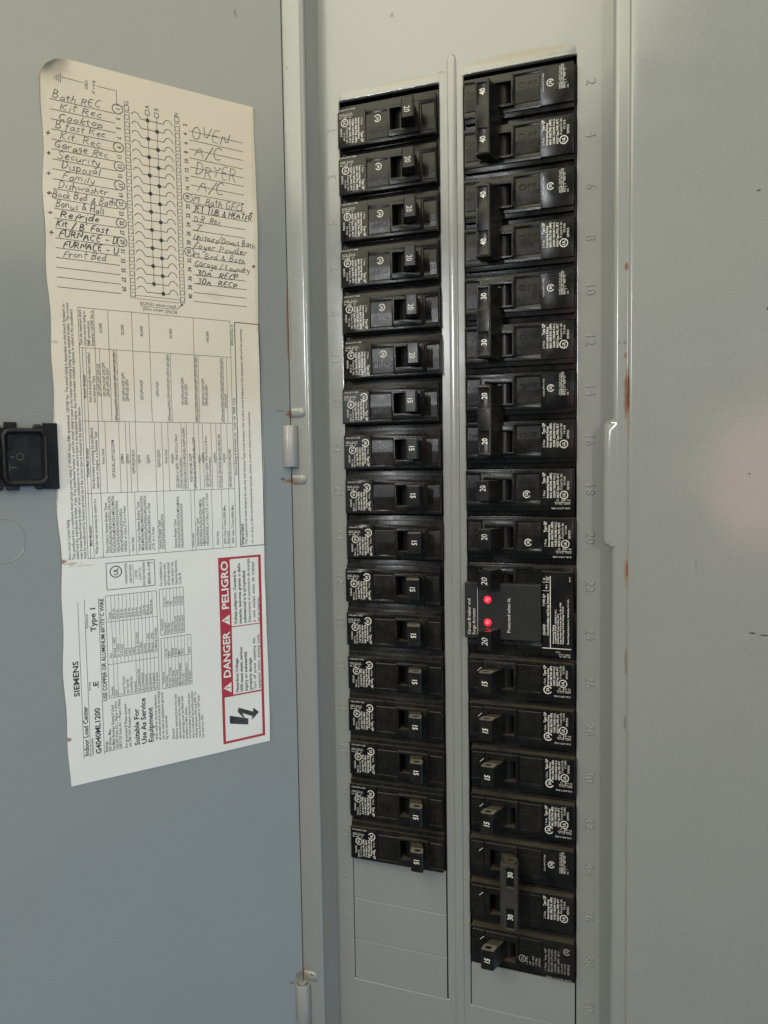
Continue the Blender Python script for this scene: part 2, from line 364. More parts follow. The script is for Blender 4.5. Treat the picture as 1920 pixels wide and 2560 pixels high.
class Print:
    """collects flat print in a 2-D frame, then becomes one mesh; map2d turns (a,b) into a 3-D point"""
    def __init__(s, map2d): s.m = map2d; s.v = []; s.f = []
    def poly(s, pts, fs=None):
        n = len(s.v); s.v += [s.m(*p) for p in pts]
        for f in (fs or [tuple(range(len(pts)))]): s.f.append(tuple(n + i for i in f))
    def text(s, txt, a, b, d, size, **kw):
        """d: 'R','L','U','D' reading direction in a frame with a to the right and b down"""
        gl, tot = text_polys(txt, size, **kw)
        T = {'R': lambda x, y: (a + x, b - y), 'L': lambda x, y: (a - x, b + y), 'U': lambda x, y: (a - y, b - x), 'D': lambda x, y: (a + y, b + x)}[d]
        for vs, fs in gl:
            if vs: s.poly([T(*p) for p in vs], fs)
        return tot
    def line(s, a0, b0, a1, b1, t=0.22):
        d = math.hypot(a1 - a0, b1 - b0)
        if d < 1e-6: return
        nx, ny = -(b1 - b0) / d * t / 2, (a1 - a0) / d * t / 2
        n = max(1, int(d / 6))
        for i in range(n):
            p, q = i / n, (i + 1) / n
            A = (a0 + (a1 - a0) * p, b0 + (b1 - b0) * p); B = (a0 + (a1 - a0) * q, b0 + (b1 - b0) * q)
            s.poly([(A[0] - nx, A[1] - ny), (B[0] - nx, B[1] - ny), (B[0] + nx, B[1] + ny), (A[0] + nx, A[1] + ny)])
    def path(s, pts, t=0.22):
        for p, q in zip(pts, pts[1:]): s.line(*p, *q, t)
    def stroke(s, pts, t):
        """one continuous ribbon (pen stroke)"""
        L = []; Rr = []
        for i, p in enumerate(pts):
            a = pts[max(0, i - 1)]; b_ = pts[min(len(pts) - 1, i + 1)]
            d = math.hypot(b_[0] - a[0], b_[1] - a[1]) or 1
            nx, ny = -(b_[1] - a[1]) / d * t / 2, (b_[0] - a[0]) / d * t / 2
            L.append((p[0] + nx, p[1] + ny)); Rr.append((p[0] - nx, p[1] - ny))
        n = len(pts)
        s.poly(L + Rr, [(i, i + 1, n + i + 1, n + i) for i in range(n - 1)])
    def ring(s, a, b, r, t, a0=0, a1=360, n=24, ry=None):
        ry = ry or r
        pts = [(R(a0 + (a1 - a0) * i / n)) for i in range(n + 1)]
        for p, q in zip(pts, pts[1:]):
            f = lambda an, k: (a + (r + k) * math.cos(an), b + (ry + k) * math.sin(an))
            s.poly([f(p, -t / 2), f(q, -t / 2), f(q, t / 2), f(p, t / 2)])
    def disc(s, a, b, r, n=16): s.poly([(a + r * math.cos(2 * math.pi * i / n), b + r * math.sin(2 * math.pi * i / n)) for i in range(n)])
    def rect(s, a0, b0, a1, b1): s.poly([(a0, b0), (a1, b0), (a1, b1), (a0, b1)])
    def frame(s, a0, b0, a1, b1, t=0.22):
        s.line(a0, b0, a1, b0, t); s.line(a1, b0, a1, b1, t); s.line(a1, b1, a0, b1, t); s.line(a0, b1, a0, b0, t)
    def mesh(s, name):
        me = bpy.data.meshes.new(name); me.from_pydata(s.v, [], s.f); me.update(); return me

# ------------------------------------------------------------------ the panel enclosure
ZT, ZB = 120.0, -640.0
pan = tag(empty('breaker_panel', (0, 0, 0)), 'grey enamelled breaker panel box with dead front, raised trim and two breaker openings', 'breaker panel')
X0, X1, X2, X3 = -71.2, -13.3, 0.0, 58.4
bm = terrace([-83.2, X0, X1, X2, X3, 92.0], [-ZT, -3.6, -2.2, 508.0, -ZB], lambda i, j: None if (j == 2 and i in (1, 3)) or (j == 1 and i == 3) else 0.0, -1.4, 0.6, 5)
link('dead_front', mesh_from_bm(bm, 'dead_front'), M['dead'], pan)
link('back_box', mesh_from_bm(box_bm(-95, 95, -118, 636, -60, -28, 0), 'back_box'), M['cav'], pan)
# interior side walls of the box so that no light leaks round the breakers
for (a, b_) in ((-97, -95), (95, 97)):
    link('box_side', mesh_from_bm(box_bm(a, b_, -118, 636, -60, -1.6, 0), 'box_side'), M['cav'], pan)
for (a, b_) in ((-120, -118), (636, 638)):
    link('box_side', mesh_from_bm(box_bm(-95, 95, a, b_, -60, -1.6, 0), 'box_side'), M['cav'], pan)

# raised lips with settled dust over both openings
for (a, b_, dv) in ((X0 + 0.3, X1 - 0.3, 1.4), (X2 + 0.3, X3 - 0.3, 0.0)):
    bm = bmesh.new(); n = 24
    prof = [(-8.0, 0.02), (-5.2, 0.6), (-4.2, 0.95), (-3.8, 0.85), (-3.65, 0.3)]
    rows = [[bm.verts.new(L3(a + (b_ - a) * k / n, v + dv, ww * (0.25 if k in (0, n) else 1) + 0.05 * math.sin(k * 2.1) * (ww > 0.5))) for v, ww in prof] for k in range(n + 1)]
    for p, q in zip(rows, rows[1:]):
        for i in range(len(prof) - 1): bm.faces.new((p[i], p[i + 1], q[i + 1], q[i]))
    link('opening_lip', mesh_from_bm(bm, 'opening_lip', 50), M['dead'], pan)

# centre bead pressed into the dead front
bm = bmesh.new(); nseg = 14
zs = [16.0, 15.2, 14.0, 12.5, 10] + [10 - 26 * k for k in range(1, 25)]
rows = []
for z in zs:
    g = max(0.03, 1 - max(0, (z - 11.5) / 4.6) ** 2)
    rows.append([bm.verts.new(((-6.2 + math.cos(math.pi * i / nseg) * 2.5 * math.sqrt(g)) * K, -(math.sin(math.pi * i / nseg) ** 0.55 * 0.85 * g - 0.02) * K, z * K)) for i in range(nseg + 1)])
for p, q in zip(rows, rows[1:]):
    for i in range(nseg): bm.faces.new((p[i], p[i + 1], q[i + 1], q[i]))
link('pressed_bead', mesh_from_bm(bm, 'pressed_bead', 60), M['dead'], pan)

# trim: return wall, rounded shoulder, ledge, raised outer sheet; left and right stiles
DL = 16.2
left = [(-82.4, -0.3), (-82.9, 0.15), (-83.2, 0.9), (-84.6, 13.6)] + arc(-88.0, DL - 3.3, 3.3, 3, 90, 14) + [(-96.6, DL), (-97.6, DL - 0.2), (-98.0, DL - 2.5), (-240, DL - 2.5), (-240, 0)]
right = [(80.6, -1.0), (78.2, 11.5)] + arc(79.9, DL - 3.2, 3.2, 168, 90, 12) + [(83.9, DL), (84.25, DL + 0.02)] + arc(86.2, DL - 0.62, 2.0, 158, 90.5, 9) + [(88.5, DL + 1.39), (240, DL + 1.42)] + arc(240, DL - 0.6, 2, 90, 0, 4) + [(242, 0)]
for nm, pr in (('left_stile', left), ('right_stile', right)):
    o = link('trim_stile', mesh_from_bm(extrude_profile(pr, ZB, ZT, 60), 'trim_stile', 50), M['trim'], pan)
for z0, z1 in ((ZT, ZT + 60), (ZB - 60, ZB)):
    link('trim_rail', mesh_from_bm(box_bm(-240, 242, -z1, -z0, 0, DL + 1.3, 1.2), 'trim_rail'), M['trim'], pan)
# strike tab on the right ledge: a bent ear with pinched upper end
bm = bmesh.new()
prof = [(80.5, 16.15), (76.6, 16.0), (75.0, 15.85), (73.5, 15.35), (72.75, 14.4), (72.5, 12.6), (72.7, 9.0)]
rows = []
for z, g, dx in ((-179.6, 0.0, 4.0), (-180.4, 0.35, 1.6), (-182.2, 0.8, 0.5), (-185, 1, 0.25), (-200, 1, 0.12), (-218, 1, 0.0), (-238, 1, 0.05), (-240.4, 1, 0.35), (-241.6, 1, 1.2), (-242.0, 1, 2.6)):
    rows.append([bm.verts.new(((x + (dx if i > 1 else 0)) * K, -(ww if i < 2 else ww - (1 - g) * 2.4 + 0.02) * K, z * K)) for i, (x, ww) in enumerate(prof)])
for p, q in zip(rows, rows[1:]):
    for i in range(len(prof) - 1): bm.faces.new((p[i], p[i + 1], q[i + 1], q[i]))
link('strike_tab', mesh_from_bm(bm, 'strike_tab', 60), M['trim'], pan)
# dimples next to the hinges
def dimple(z, x0=-96.3, x1=-88.0, r=2.9, hgt=1.5):
    bm = bmesh.new(); n = 10; k = 10; rows = []
    for i in range(k + 1):
        t = i / k; x = x0 + (x1 - x0) * t
        g = 1.0 if t < 0.72 else math.sqrt(max(0.0, 1 - ((t - 0.72) / 0.28) ** 2))
        rows.append([bm.verts.new((x * K, -(DL - 0.05 + hgt * g * math.sin(math.pi * j / n)) * K, (z - r * math.cos(math.pi * j / n) * max(g, 0.02)) * K)) for j in range(n + 1)])
    for p, q in zip(rows, rows[1:]):
        for j in range(n): bm.faces.new((p[j], p[j + 1], q[j + 1], q[j]))
    bmesh.ops.remove_doubles(bm, verts=bm.verts[:], dist=1e-6)
    link('hinge_dimple', mesh_from_bm(bm, 'hinge_dimple', 60), M['trim'], pan)
for z in (-170.0, -207.6, -500.5): dimple(z)

# stamped circuit numbers
def stamp(num, x, z, right_side):
    k = ('st', num)
    c = bpy.data.curves.new('stamped_number', 'FONT'); c.body = str(num); c.size = 6.6 * K; c.align_x = 'CENTER'; c.align_y = 'CENTER'
    c.extrude = 0.10 * K; c.bevel_depth = 0.20 * K; c.bevel_resolution = 1; c.resolution_u = 3; c.offset = -0.10 * K
    o = bpy.data.objects.new('t', c); COL.objects.link(o)
    me = bpy.data.meshes.new_from_object(o.evaluated_get(bpy.context.evaluated_depsgraph_get())); me.name = 'stamped_number'
    bpy.data.objects.remove(o); bpy.data.curves.remove(c)
    me.materials.clear(); me.materials.append(M['dead'])
    s = link('stamped_number', me, M['dead'], pan)
    s.location = (x * K, -0.06 * K, z * K)
    s.rotation_euler = (R(90), R(90) if right_side else R(-90), 0)
    if not right_side: s.scale = (1, 1, 0.5)
for k in range(20):
    stamp(2 * k + 2, 65.0, -25.4 * k - 10.8, True)
    stamp(2 * k + 1, -75.9, -25.4 * k - 12.2, False)
# blank filler plates closing the unused spaces
def filler(x0, x1, k):
    bm = terrace([x0 + 0.55, x0 + 1.2, x1 - 1.2, x1 - 0.65], [25.4 * k + 0.10, 25.4 * k + 0.9, 25.4 * k + 25.30], lambda i, j: -0.30 if j == 0 else 0.10, -1.2, 0.15, 2)
    link('filler_plate', mesh_from_bm(bm, 'filler_plate'), M['dead'], pan)
for k in (17, 18, 19): filler(X0, X1, k)
filler(X2, X3, 19)

# ------------------------------------------------------------------ breakers
US = [0.3, 1.0, 8.8, 9.5, 12.3, 26.0, 27.3, 40.6, 57.0, 57.7]
VS = [0.25, 0.9, 2.4, 5.6, 16.8, 17.9, 20.0, 22.3, 25.15]
def pole_h(i, j):
    if i in (0, 8) or j in (0, 7): return 0.4
    if j == 6: return 3.7
    if i == 7: return 5.6
    if j == 5: return 4.8
    if i in (3, 4, 5) and 2 <= j <= 4:
        if i == 4 and j == 3: return -2.5
        return 7.0
    if i in (1, 6) and 2 <= j <= 4: return 4.7
    return 5.6
_c = {}
def cached(key, fn):
    if key not in _c: _c[key] = fn()
    return _c[key]
def case_mesh(v0=0.0):
    return terrace(US, [v + v0 for v in VS], pole_h, -26.0, 0.34, 2)
HP = [(15.2, 1.0), (21.2, 2.4), (16.2, 16.6), (15.6, 17.4), (9.7, 17.6), (9.0, 16.8)]
HPH = [(15.2, 1.0), (21.2, 2.4), (16.8, 15.6), (16.1, 17.6), (15.1, 18.0), (9.9, 18.0), (9.1, 17.2), (9.3, 15.2)]
mir = lambda P: [(38.4 - p[0], p[1]) for p in P][::-1]
def drum_bm(v0, v1):
    pts = arc(19.2, -2.6, 7.0, 175, 5, 14)
    return prism_v(pts, v0, v1, 0)
def prn(w_): return Print(lambda a, b: L3(a, b, w_))

def logo_ul(p, a, b, r, d='U'):
    p.ring(a, b, r, r * 0.22)
    k = {'U': (0.42, 0.62), 'D': (-0.42, -0.62)}[d]
    p.text('UL', a + r * 0.36, b + r * 0.62, 'U', r * 0.78, bold=True, length=r * 1.25)
def logo_csa(p, a, b, r):
    p.ring(a, b, r, r * 0.26, 25, 335)
    p.text('SA', a + r * 0.38, b + r * 0.42, 'U', r * 0.85, bold=True, length=r * 1.05)
def specs(p, poles, code, a0=43.2, b0=16.4, step=1.75, span=13.2, size=1.12):
    p.text('%d Pole' % poles, a0, b0, 'U', size, length=4.0); p.text('Type QP', a0, b0 - span, 'U', size * 1.25, bold=True, align='R', length=5.6)
    for i, (t, k) in enumerate((('Interrupting Rating', 0.86), ('MAX. RMS SYM. AMPS.', 1.0), ('10,000 120/240 V.A.C.', 1.0), ('HACR Type, SWD, 40°C', 0.96))):
        p.text(t, a0 + step * (i + 1), b0, 'U', size, bold=True, length=span * k)
    p.text('® Listed Cir. Bkr.', a0 + step * 5, b0 - 4.2, 'U', size, length=span * 0.66)
    p.text(code, a0 + step * 6, b0 - 6.6, 'U', size, length=4.6)
    p.text('SIEMENS', a0 + step * 7, b0 - 4.2, 'U', size, length=4.6)
    logo_ul(p, a0 + step * 5.5, b0 - 1.6, 1.95)
def wire(p, a=56.0, b=17.6, L=9.6):
    p.text('CU/AL 60/75°C WIRE', a, b + 2.5, 'L', 0.85, length=L)
    p.text('AWG.   14-10', a, b + 0.2, 'L', 0.8, length=L * 0.8); p.text('IN. LBS.   25', a, b - 1.6, 'L', 0.8, length=L * 0.74)
    p.line(a, b - 0.15, a - L * 0.85, b - 0.15, 0.16); p.line(a - L * 0.45, b - 1.6, a - L * 0.45, b + 1.2, 0.16)

def print_mesh(key):
    def mk():
        if key == 's20':
            p = prn(5.64); specs(p, 1, 'YY-7149', 43.2, 15.6); wire(p, 56.0, 18.0); return p.mesh('printed_text')
        if key == 's15':
            p = prn(5.80); specs(p, 1, 'YY-7092', 42.9, 13.2, 1.62, 10.8, 1.05); wire(p, 55.8, 15.6, 8.6); logo_csa(p, 43.9, 15.5, 2.0); return p.mesh('printed_text')
        if key == 's38':
            p = prn(5.64)
            for i, t in enumerate(('1 Pole  Type QP', 'Interrupting Rating', 'MAX RMS SYM AMPS', '10,000  120/240', 'HACR  SWD  40°C', 'V.A.C. 60 Hz', 'YY-7149', 'SIEMENS')):
                p.text(t, 42.6 + 1.75 * i, 18.6, 'U', 1.1, length=12.6 if i < 5 else 6.0)
            logo_csa(p, 53.4, 5.8, 1.6); p.text('CU/AL 60/75°C WIRE', 56.4, 21.2, 'L', 0.95, length=14)
            logo_ul(p, 29.6, 14.2, 1.8)
            for i, t in enumerate(('LISTED', 'CB', 'CIR. BKR', '1378A', 'SIEMENS')): p.text(t, 32.6 + 1.7 * i, 17.0, 'U', 1.0, length=(4.6, 2.0, 5.4, 4.6, 4.8)[i])
            return p.mesh('printed_text')
        if key == 'd2':
            p = prn(5.64)
            logo_csa(p, 45.6, 9.5, 1.65); p.text('CU/AL 60/75°C WIRE', 42.4, 13.6, 'U', 0.75, length=9.2)
            for i, t in enumerate(('AWG. | 14-10 | 8 | 6-4', 'WIRE | 20 | 25 | 35-45', 'IN.  |  40°C')): p.text(t, 50.6 + 1.25 * i, 13.4, 'U', 0.85, length=(11, 12, 10)[i])
            p.text('LBS.', 54.6, 13.4, 'U', 0.8, length=1.8)
            p.line(50.9, 13.4, 50.9, 2.0, 0.14); p.line(52.2, 13.4, 52.2, 1.6, 0.14); p.line(49.6, 10.6, 54.0, 10.6, 0.14)
            specs(p, 2, 'YY-918', 42.6, 25.4 + 14.6, 1.75, 12.6); return p.mesh('printed_text')
    return cached('pr_' + key, mk)
def number_mesh(txt, w_, uc, vc, size=3.0, bold=True, narrow=0.72, slant=0.0):
    def mk():
        p = prn(w_); p.text(txt, uc + size / 2, vc, 'U', size, bold=bold, narrow=narrow, align='C', slant=slant); return p.mesh('rating_number')
    return cached(('nm', txt, w_, uc, vc, size, slant), mk)
def emboss_mesh(v0=0.0, word='OFF'):
    def mk():
        p = Print(lambda a, b: L3(a, b, 5.38))
        if word == 'OFF': p.text('OFF', 29.0, v0 + 9.4, 'R', 3.1, narrow=0.95, length=10.0)
        else: p.text('ON', 2.0, v0 + 9.0, 'R', 2.6, length=6.0)
        bm = bmesh.new(); me = p.mesh('e'); bm.from_mesh(me); bpy.data.meshes.remove(me)
        r = bmesh.ops.extrude_face_region(bm, geom=bm.faces[:])
        bmesh.ops.translate(bm, verts=[x for x in r['geom'] if isinstance(x, bmesh.types.BMVert)], vec=(0, 0.3 * K, 0))
        return mesh_from_bm(bm, 'embossed_word')
    return cached(('em', v0, word), mk)
def shading_pads(root, v0=0.0):  # added pads, creased so the upper half catches light and the lower darkens
    for nm, (u0, u1) in (('off_shading_pad', (27.8, 40.2)), ('on_shading_pad', (1.6, 8.4))):
        def mk():
            bm = bmesh.new(); P_v = [(3.0, 4.72), (3.4, 4.95), (9.6, 5.22), (10.4, 5.22), (16.6, 4.95), (17.0, 4.72)]
            rows = [[bm.verts.new(L3(u, v0 + v, w_)) for v, w_ in P_v] for u in (u0, u1)]
            for i in range(len(P_v) - 1): bm.faces.new((rows[0][i], rows[0][i + 1], rows[1][i + 1], rows[1][i]))
            for r_ in rows: bm.faces.new(r_)
            return mesh_from_bm(bm, nm)
        link(nm, cached((nm, v0), mk), M['face'], root)
def ticks(root, v0=0.0):
    def mk():
        p = prn(5.5); p.line(6.0, v0 + 8.2, 8.2, v0 + 6.2, 0.3); return p.mesh('tick_mark')
    link('tick_mark', cached(('tk', v0), mk), M['white'], root)

ORD = ['first', 'second', 'third', 'fourth', 'fifth', 'sixth', 'seventh', 'eighth', 'ninth', 'tenth', 'eleventh', 'twelfth', 'thirteenth', 'fourteenth', 'fifteenth', 'sixteenth', 'seventeenth']
GRP = 'circuit breakers in the panel'
def place(k, side, span=1, jit=0.0):
    if side == 'R': return empty('circuit_breaker', (X2 * K + (0.2 + jit) * K, 0.0018, -25.4 * k * K))
    return empty('circuit_breaker', (X1 * K - (0.1 + jit) * K, 0.0018, -25.4 * (k + span) * K), (0, R(180), 0))
def single(k, side, amps, kind, label, jit=0.0, hj=0.0):
    r = tag(place(k, side, 1, jit), label, 'circuit breaker', GRP)
    r.location.y += random.uniform(-0.45, 0.35) * K; r.rotation_euler.y += R(random.uniform(-0.22, 0.22))
    link('case', cached('case', lambda: mesh_from_bm(case_mesh(), 'case', 30)), M['black'], r)
    link('rocker', cached('drum', lambda: mesh_from_bm(drum_bm(5.8, 16.6), 'rocker', 40)), M['rocker'], r)
    if kind == 's15' or kind == 's38':
        h = link('handle', cached('handleh', lambda: mesh_from_bm(prism_v(HPH, 5.9, 16.6, hole=(12.6, 15.2, 1.95, 1.5)), 'handle')), M['handle'], r)
        n = number_mesh(amps, 18.04, 12.6, 11.8, 3.1, True, 0.72, 0.12 if side == 'R' else 0.0)
    else:
        h = link('handle', cached('handle', lambda: mesh_from_bm(prism_v(HP, 5.9, 16.6, 0.35, 2), 'handle')), M['handle'], r)
        n = number_mesh(amps, 17.64, 12.7, 10.0, 3.3, False, 0.72)
        h.rotation_euler = (0, 0, 0)
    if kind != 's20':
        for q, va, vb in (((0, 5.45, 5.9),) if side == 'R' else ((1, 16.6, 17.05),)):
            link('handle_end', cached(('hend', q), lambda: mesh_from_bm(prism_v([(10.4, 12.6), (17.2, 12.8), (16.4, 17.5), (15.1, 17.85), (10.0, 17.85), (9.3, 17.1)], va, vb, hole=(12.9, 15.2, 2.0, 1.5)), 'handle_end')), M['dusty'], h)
    link('rating_number', n, M['white'], h)
    shading_pads(r)
    for wd in ('OFF', 'ON'): link('embossed_word', emboss_mesh(0.0, wd), M['black'], r)
    if kind == 's15':
        s = link('data_sticker', cached('stk', lambda: mesh_from_bm(box_bm(41.1, 56.6, 1.5, 18.6, 5.4, 5.76, 0.08, 1), 'data_sticker')), M['sticker'], r)
        link('printed_text', print_mesh('s15'), M['white'], s)
        if side == 'R': ticks(r)
    elif kind == 's20':
        link('printed_text', print_mesh('s20'), M['white'], r)
        link('approval_mark', cached('csa20', lambda: (lambda p: (logo_csa(p, 33.6, 13.6, 1.75), p.mesh('approval_mark'))[1])(prn(5.30))), M['white'], r)
    else:
        link('printed_text', print_mesh('s38'), M['dimwhite'], r); ticks(r)
    return r
for k in range(17):
    amps = '20' if k < 6 else '15'
    jit = [0, 0, -0.5, -0.3, -0.9, -1.4, 0.3, -0.3, -0.5, -0.9, 0.5, 0.3, -0.3, 0, -0.3, 0.3, 0.1][k]
    single(k, 'L', amps, 's20' if k < 6 else 's15', 'black single breaker marked %s, %s from the top of the left column' % (amps, ORD[k]), jit)
single(8, 'R', '20', 's20', 'upper of the two black single breakers marked 20 in the right column', -0.5)
single(9, 'R', '20', 's20', 'lower single breaker marked 20 in the right column, just above the surge arrestor', 0.1)
for q, k in enumerate((12, 13, 14, 15)):
    single(k, 'R', '15', 's15', 'black single breaker marked 15, %s below the surge arrestor in the right column' % ORD[q], (0, 0.1, 0.9, 0.6)[q])
single(18, 'R', '15', 's38', 'lowest black breaker of the right column, marked 15, above the grey blank', 0.3)

def bar_bm(off=False):
    P = [(14.6, 2.0), (20.6, 3.0), (17.0, 13.4), (17.0, 16.0), (9.6, 16.0), (9.6, 13.0)]
    us = [9.6, 10.6, 15.7, 17.0]; f = (lambda x: x)
    if off:
        P = mir(P); us = [20.2, 23.2, 27.6, 29.4]
        P = [(23.8, 2.0), (17.8, 3.0), (20.2, 12.5), (20.2, 16.0), (29.4, 16.0), (29.4, 13.0)]
    a = prism_v(P, 7.2, 44.2, 0.0, 1)
    vs2 = [7.2, 9.0, 19.6, 31.2, 42.6, 44.2]
    b_ = terrace(us, vs2, lambda i, j: 16.5 if (i == 1 and j in (1, 3)) else 17.5, 15.9, 0.3, 2)
    return join(a, b_)
def double(k, amps, label, off=False):
    r = tag(place(k, 'R', 2), label, 'circuit breaker', GRP)
    link('case', cached('case2', lambda: mesh_from_bm(join(case_mesh(0), case_mesh(25.4)), 'case', 30)), M['black'], r)
    for v in (0, 25.4):
        link('rocker', cached(('drum2', v), lambda: mesh_from_bm(drum_bm(5.8 + v, 16.6 + v), 'rocker', 40)), M['rocker'], r)
        shading_pads(r, v)
        for wd in ('OFF', 'ON'): link('embossed_word', emboss_mesh(v, wd), M['black'], r)
    h = link('handle_tie', cached(('bar', off), lambda: mesh_from_bm(bar_bm(off), 'handle_tie', 35)), M['tie'] if off else M['handle'], r)
    for vc in (13.0, 36.4):
        link('rating_number', number_mesh(amps, 16.57, 25.3 if off else 13.15, vc, 3.0, True, 0.8), M['white'], h)
    if off:
        for va, vb in ((9.1, 19.5), (31.3, 42.5)):
            link('window_insert', mesh_from_bm(box_bm(23.3, 27.5, va, vb, 16.2, 16.53, 0.05, 1), 'window_insert'), M['sticker'], h)
        # eye of the tie pin at the upper end
        bm = prism_v([(22.0, 11.0), (28.0, 11.0), (28.9, 13.6), (27.8, 17.0), (22.6, 17.0), (21.4, 13.6)], 5.7, 7.3, hole=(25.2, 14.0, 2.0, 1.5))
        link('tie_eye', mesh_from_bm(bm, 'tie_eye'), M['tie'], h)
        ticks(r, 0); ticks(r, 25.4)
    link('printed_text', print_mesh('d2'), M['white'], r)
    return r
double(0, '40', 'top double breaker of the right column with its two handles tied, marked 40 40')
double(2, '40', 'second double breaker of the right column, tied handles marked 40 40, under the topmost one')
double(4, '30', 'double breaker switched on with tied handles marked 30 30, beside stamped numbers 10 and 12')
double(6, '20', 'double breaker with tied handles marked 20 20 in the right column')
double(16, '30', 'double breaker switched off with brown-black handle tie marked 30 30, near the column foot', True)

# surge arrestor breaker (spaces 22 and 24)
r = tag(place(10, 'R', 2), 'black double breaker and surge arrestor with two glowing red indicator lights', 'surge arrestor', GRP)
link('case', _c['case2'], M['black'], r)
for v in (-3.2, 28.8):
    vv = v
    link('rocker', mesh_from_bm(drum_bm(8.0 + v, 15.0 + v), 'rocker', 40), M['rocker'], r)
    h = link('handle', mesh_from_bm(prism_v(HPH, 5.6 + v, 15.6 + v, hole=(12.6, 15.2, 1.95, 1.5)), 'handle'), M['handle'], r)
    link('rating_number', number_mesh('20', 18.04, 12.7, 11.2 + v, 3.3, False, 0.95, 0.18), M['white'], h)
for wd in ('OFF', 'ON'): link('embossed_word', emboss_mesh(-5.0, wd), M['black'], r)
for wd in ('OFF', 'ON'): link('embossed_word', emboss_mesh(31.0, wd), M['black'], r)
bm = terrace([-0.3, 7.0, 38.6, 40.8], [10.4, 12.0, 39.0, 40.6], lambda i, j: None if (i == 2 and j == 3) else 8.2, 0.5, 0.6, 3)
cov = link('module_cover', mesh_from_bm(bm, 'module_cover'), M['module'], r)
bm = box_bm(40.9, 57.0, 3.0, 48.2, 0.5, 6.0, 0.5, 2)
lab = link('data_sticker', mesh_from_bm(bm, 'data_sticker'), M['sticker'], r)
p = prn(8.24)
p.text('Circuit Breaker and', 3.0, 38.6, 'U', 1.75, length=19.6, narrow=0.8); p.text('Surge Arrestor', 5.6, 38.6, 'U', 1.75, length=14.6, narrow=0.8)
p.line(6.9, 38.6, 6.9, 13.0, 0.18); p.text('Protected when lit.', 24.6, 36.6, 'U', 1.75, length=19.0, narrow=0.8)
link('printed_text', p.mesh('printed_text'), M['white'], cov)
p = prn(6.06)
p.line(45.3, 5.6, 45.3, 43.8, 0.42); p.line(41.0, 43.9, 56.0, 43.9, 0.42); p.line(41.2, 8.9, 45.3, 8.9, 0.22); p.line(41.2, 13.4, 45.3, 13.4, 0.22); p.line(43.3, 5.6, 43.3, 8.9, 0.2)
p.text('QSA2020', 42.6, 37.2, 'U', 1.2, bold=True, length=6.0); p.text('TYPE QP', 42.6, 21.6, 'U', 1.2, bold=True, length=6.4)
p.text('Circuit Breaker and Surge Arrestor', 44.5, 37.2, 'U', 1.15, bold=True, length=22.4)
for i, t in enumerate(('Interrupting Rating', '10,000 SYM AMPS 120/240 V.A.C.', 'HACR 60/75°C wire CU/AL 40°C', 'Surge Arrestor 40 J Per pole, listed Cir. Bkr 1378A', 'Secondary Surge Arrestor Rating 175 KVA')):
    p.text(t, 47.2 + 1.25 * i, 41.4, 'U', 0.85, bold=True, length=(10, 18.4, 16.0, 22, 20)[i])
p.text('Siemens Energy & Automation, Inc.  Bellefontaine, OH  U.S.A.', 54.8, 41.4, 'U', 0.8, bold=True, length=24)
p.text('22', 42.6, 7.8, 'U', 1.0, bold=True); p.text('NC', 44.7, 7.8, 'U', 1.0, bold=True); p.text('40 A', 43.8, 12.4, 'U', 1.0, bold=True); p.text('Patent No.', 55.6, 8.4, 'U', 0.8, length=2.8)
p.text('AWG. 14-10', 55.6, 46.6, 'L', 0.75, length=6.0); p.text('IN. LBS. 25', 55.6, 47.7, 'L', 0.75, length=5.6); p.text('CU/AL', 50.4, 45.4, 'L', 0.75, length=2.4)
link('printed_text', p.mesh('printed_text'), M['white'], lab)
for vc in (19.2, 31.6):
    bm = bmesh.new()
    bmesh.ops.create_uvsphere(bm, u_segments=24, v_segments=12, radius=2.0 * K)
    bmesh.ops.scale(bm, verts=bm.verts[:], vec=(1, 0.5, 1)); bmesh.ops.translate(bm, verts=bm.verts[:], vec=L3(12.4, vc, 8.2))
    led = link('indicator_light', mesh_from_bm(bm, 'indicator_light', 180), M['led'], r)
    bm = bmesh.new(); bmesh.ops.create_uvsphere(bm, u_segments=16, v_segments=8, radius=0.8 * K)
    bmesh.ops.scale(bm, verts=bm.verts[:], vec=(1, 0.25, 1)); bmesh.ops.translate(bm, verts=bm.verts[:], vec=L3(12.4, vc, 9.12))
    link('glowing_core', mesh_from_bm(bm, 'glowing_core', 180), M['ledcore'], led)

# ------------------------------------------------------------------ the door (hinged on the left, swung 126.5 degrees open)
TH = 126.5
# local frame: x = towards the hinge (image right), y = through the sheet away from the viewer, z = up; u below = distance from the hinge
DROT = (0, 0, R(180 - TH))
DMAT = Matrix.Translation((-0.097, -0.016, 0)) @ Matrix.Rotation(R(180 - TH), 4, 'Z')
door = tag(empty('panel_door', (-0.097, -0.016, 0), DROT), 'grey enamelled panel door swung open on the left, with black latch', 'door')
def D3(u, z, w_): return (-u * K, -w_ * K, z * K)
def dbox(u0, u1, z0, z1, w0, w1, off=0.3, seg=2):
    return box_bm(-u1, -u0, -z1, -z0, w0, w1, off, seg)
bm = dbox(0.7, 188, ZB + 6, ZT - 6, -1.4, 0, 0.6, 5)
link('door_sheet', mesh_from_bm(bm, 'door_sheet'), M['door'], door)
for (u0, u1, z0, z1) in ((0.4, 1.8, ZB + 8, ZT - 8), (186.2, 187.6, ZB + 8, ZT - 8)):
    link('door_flange', mesh_from_bm(dbox(u0, u1, z0, z1, -13, -1.5, 0.3), 'door_flange'), M['door'], door)
for (z0, z1) in ((ZB + 7, ZB + 8.6), (ZT - 8.6, ZT - 7)):
    link('door_flange', mesh_from_bm(dbox(2.0, 186, z0, z1, -13, -1.5, 0.3), 'door_flange'), M['door'], door)
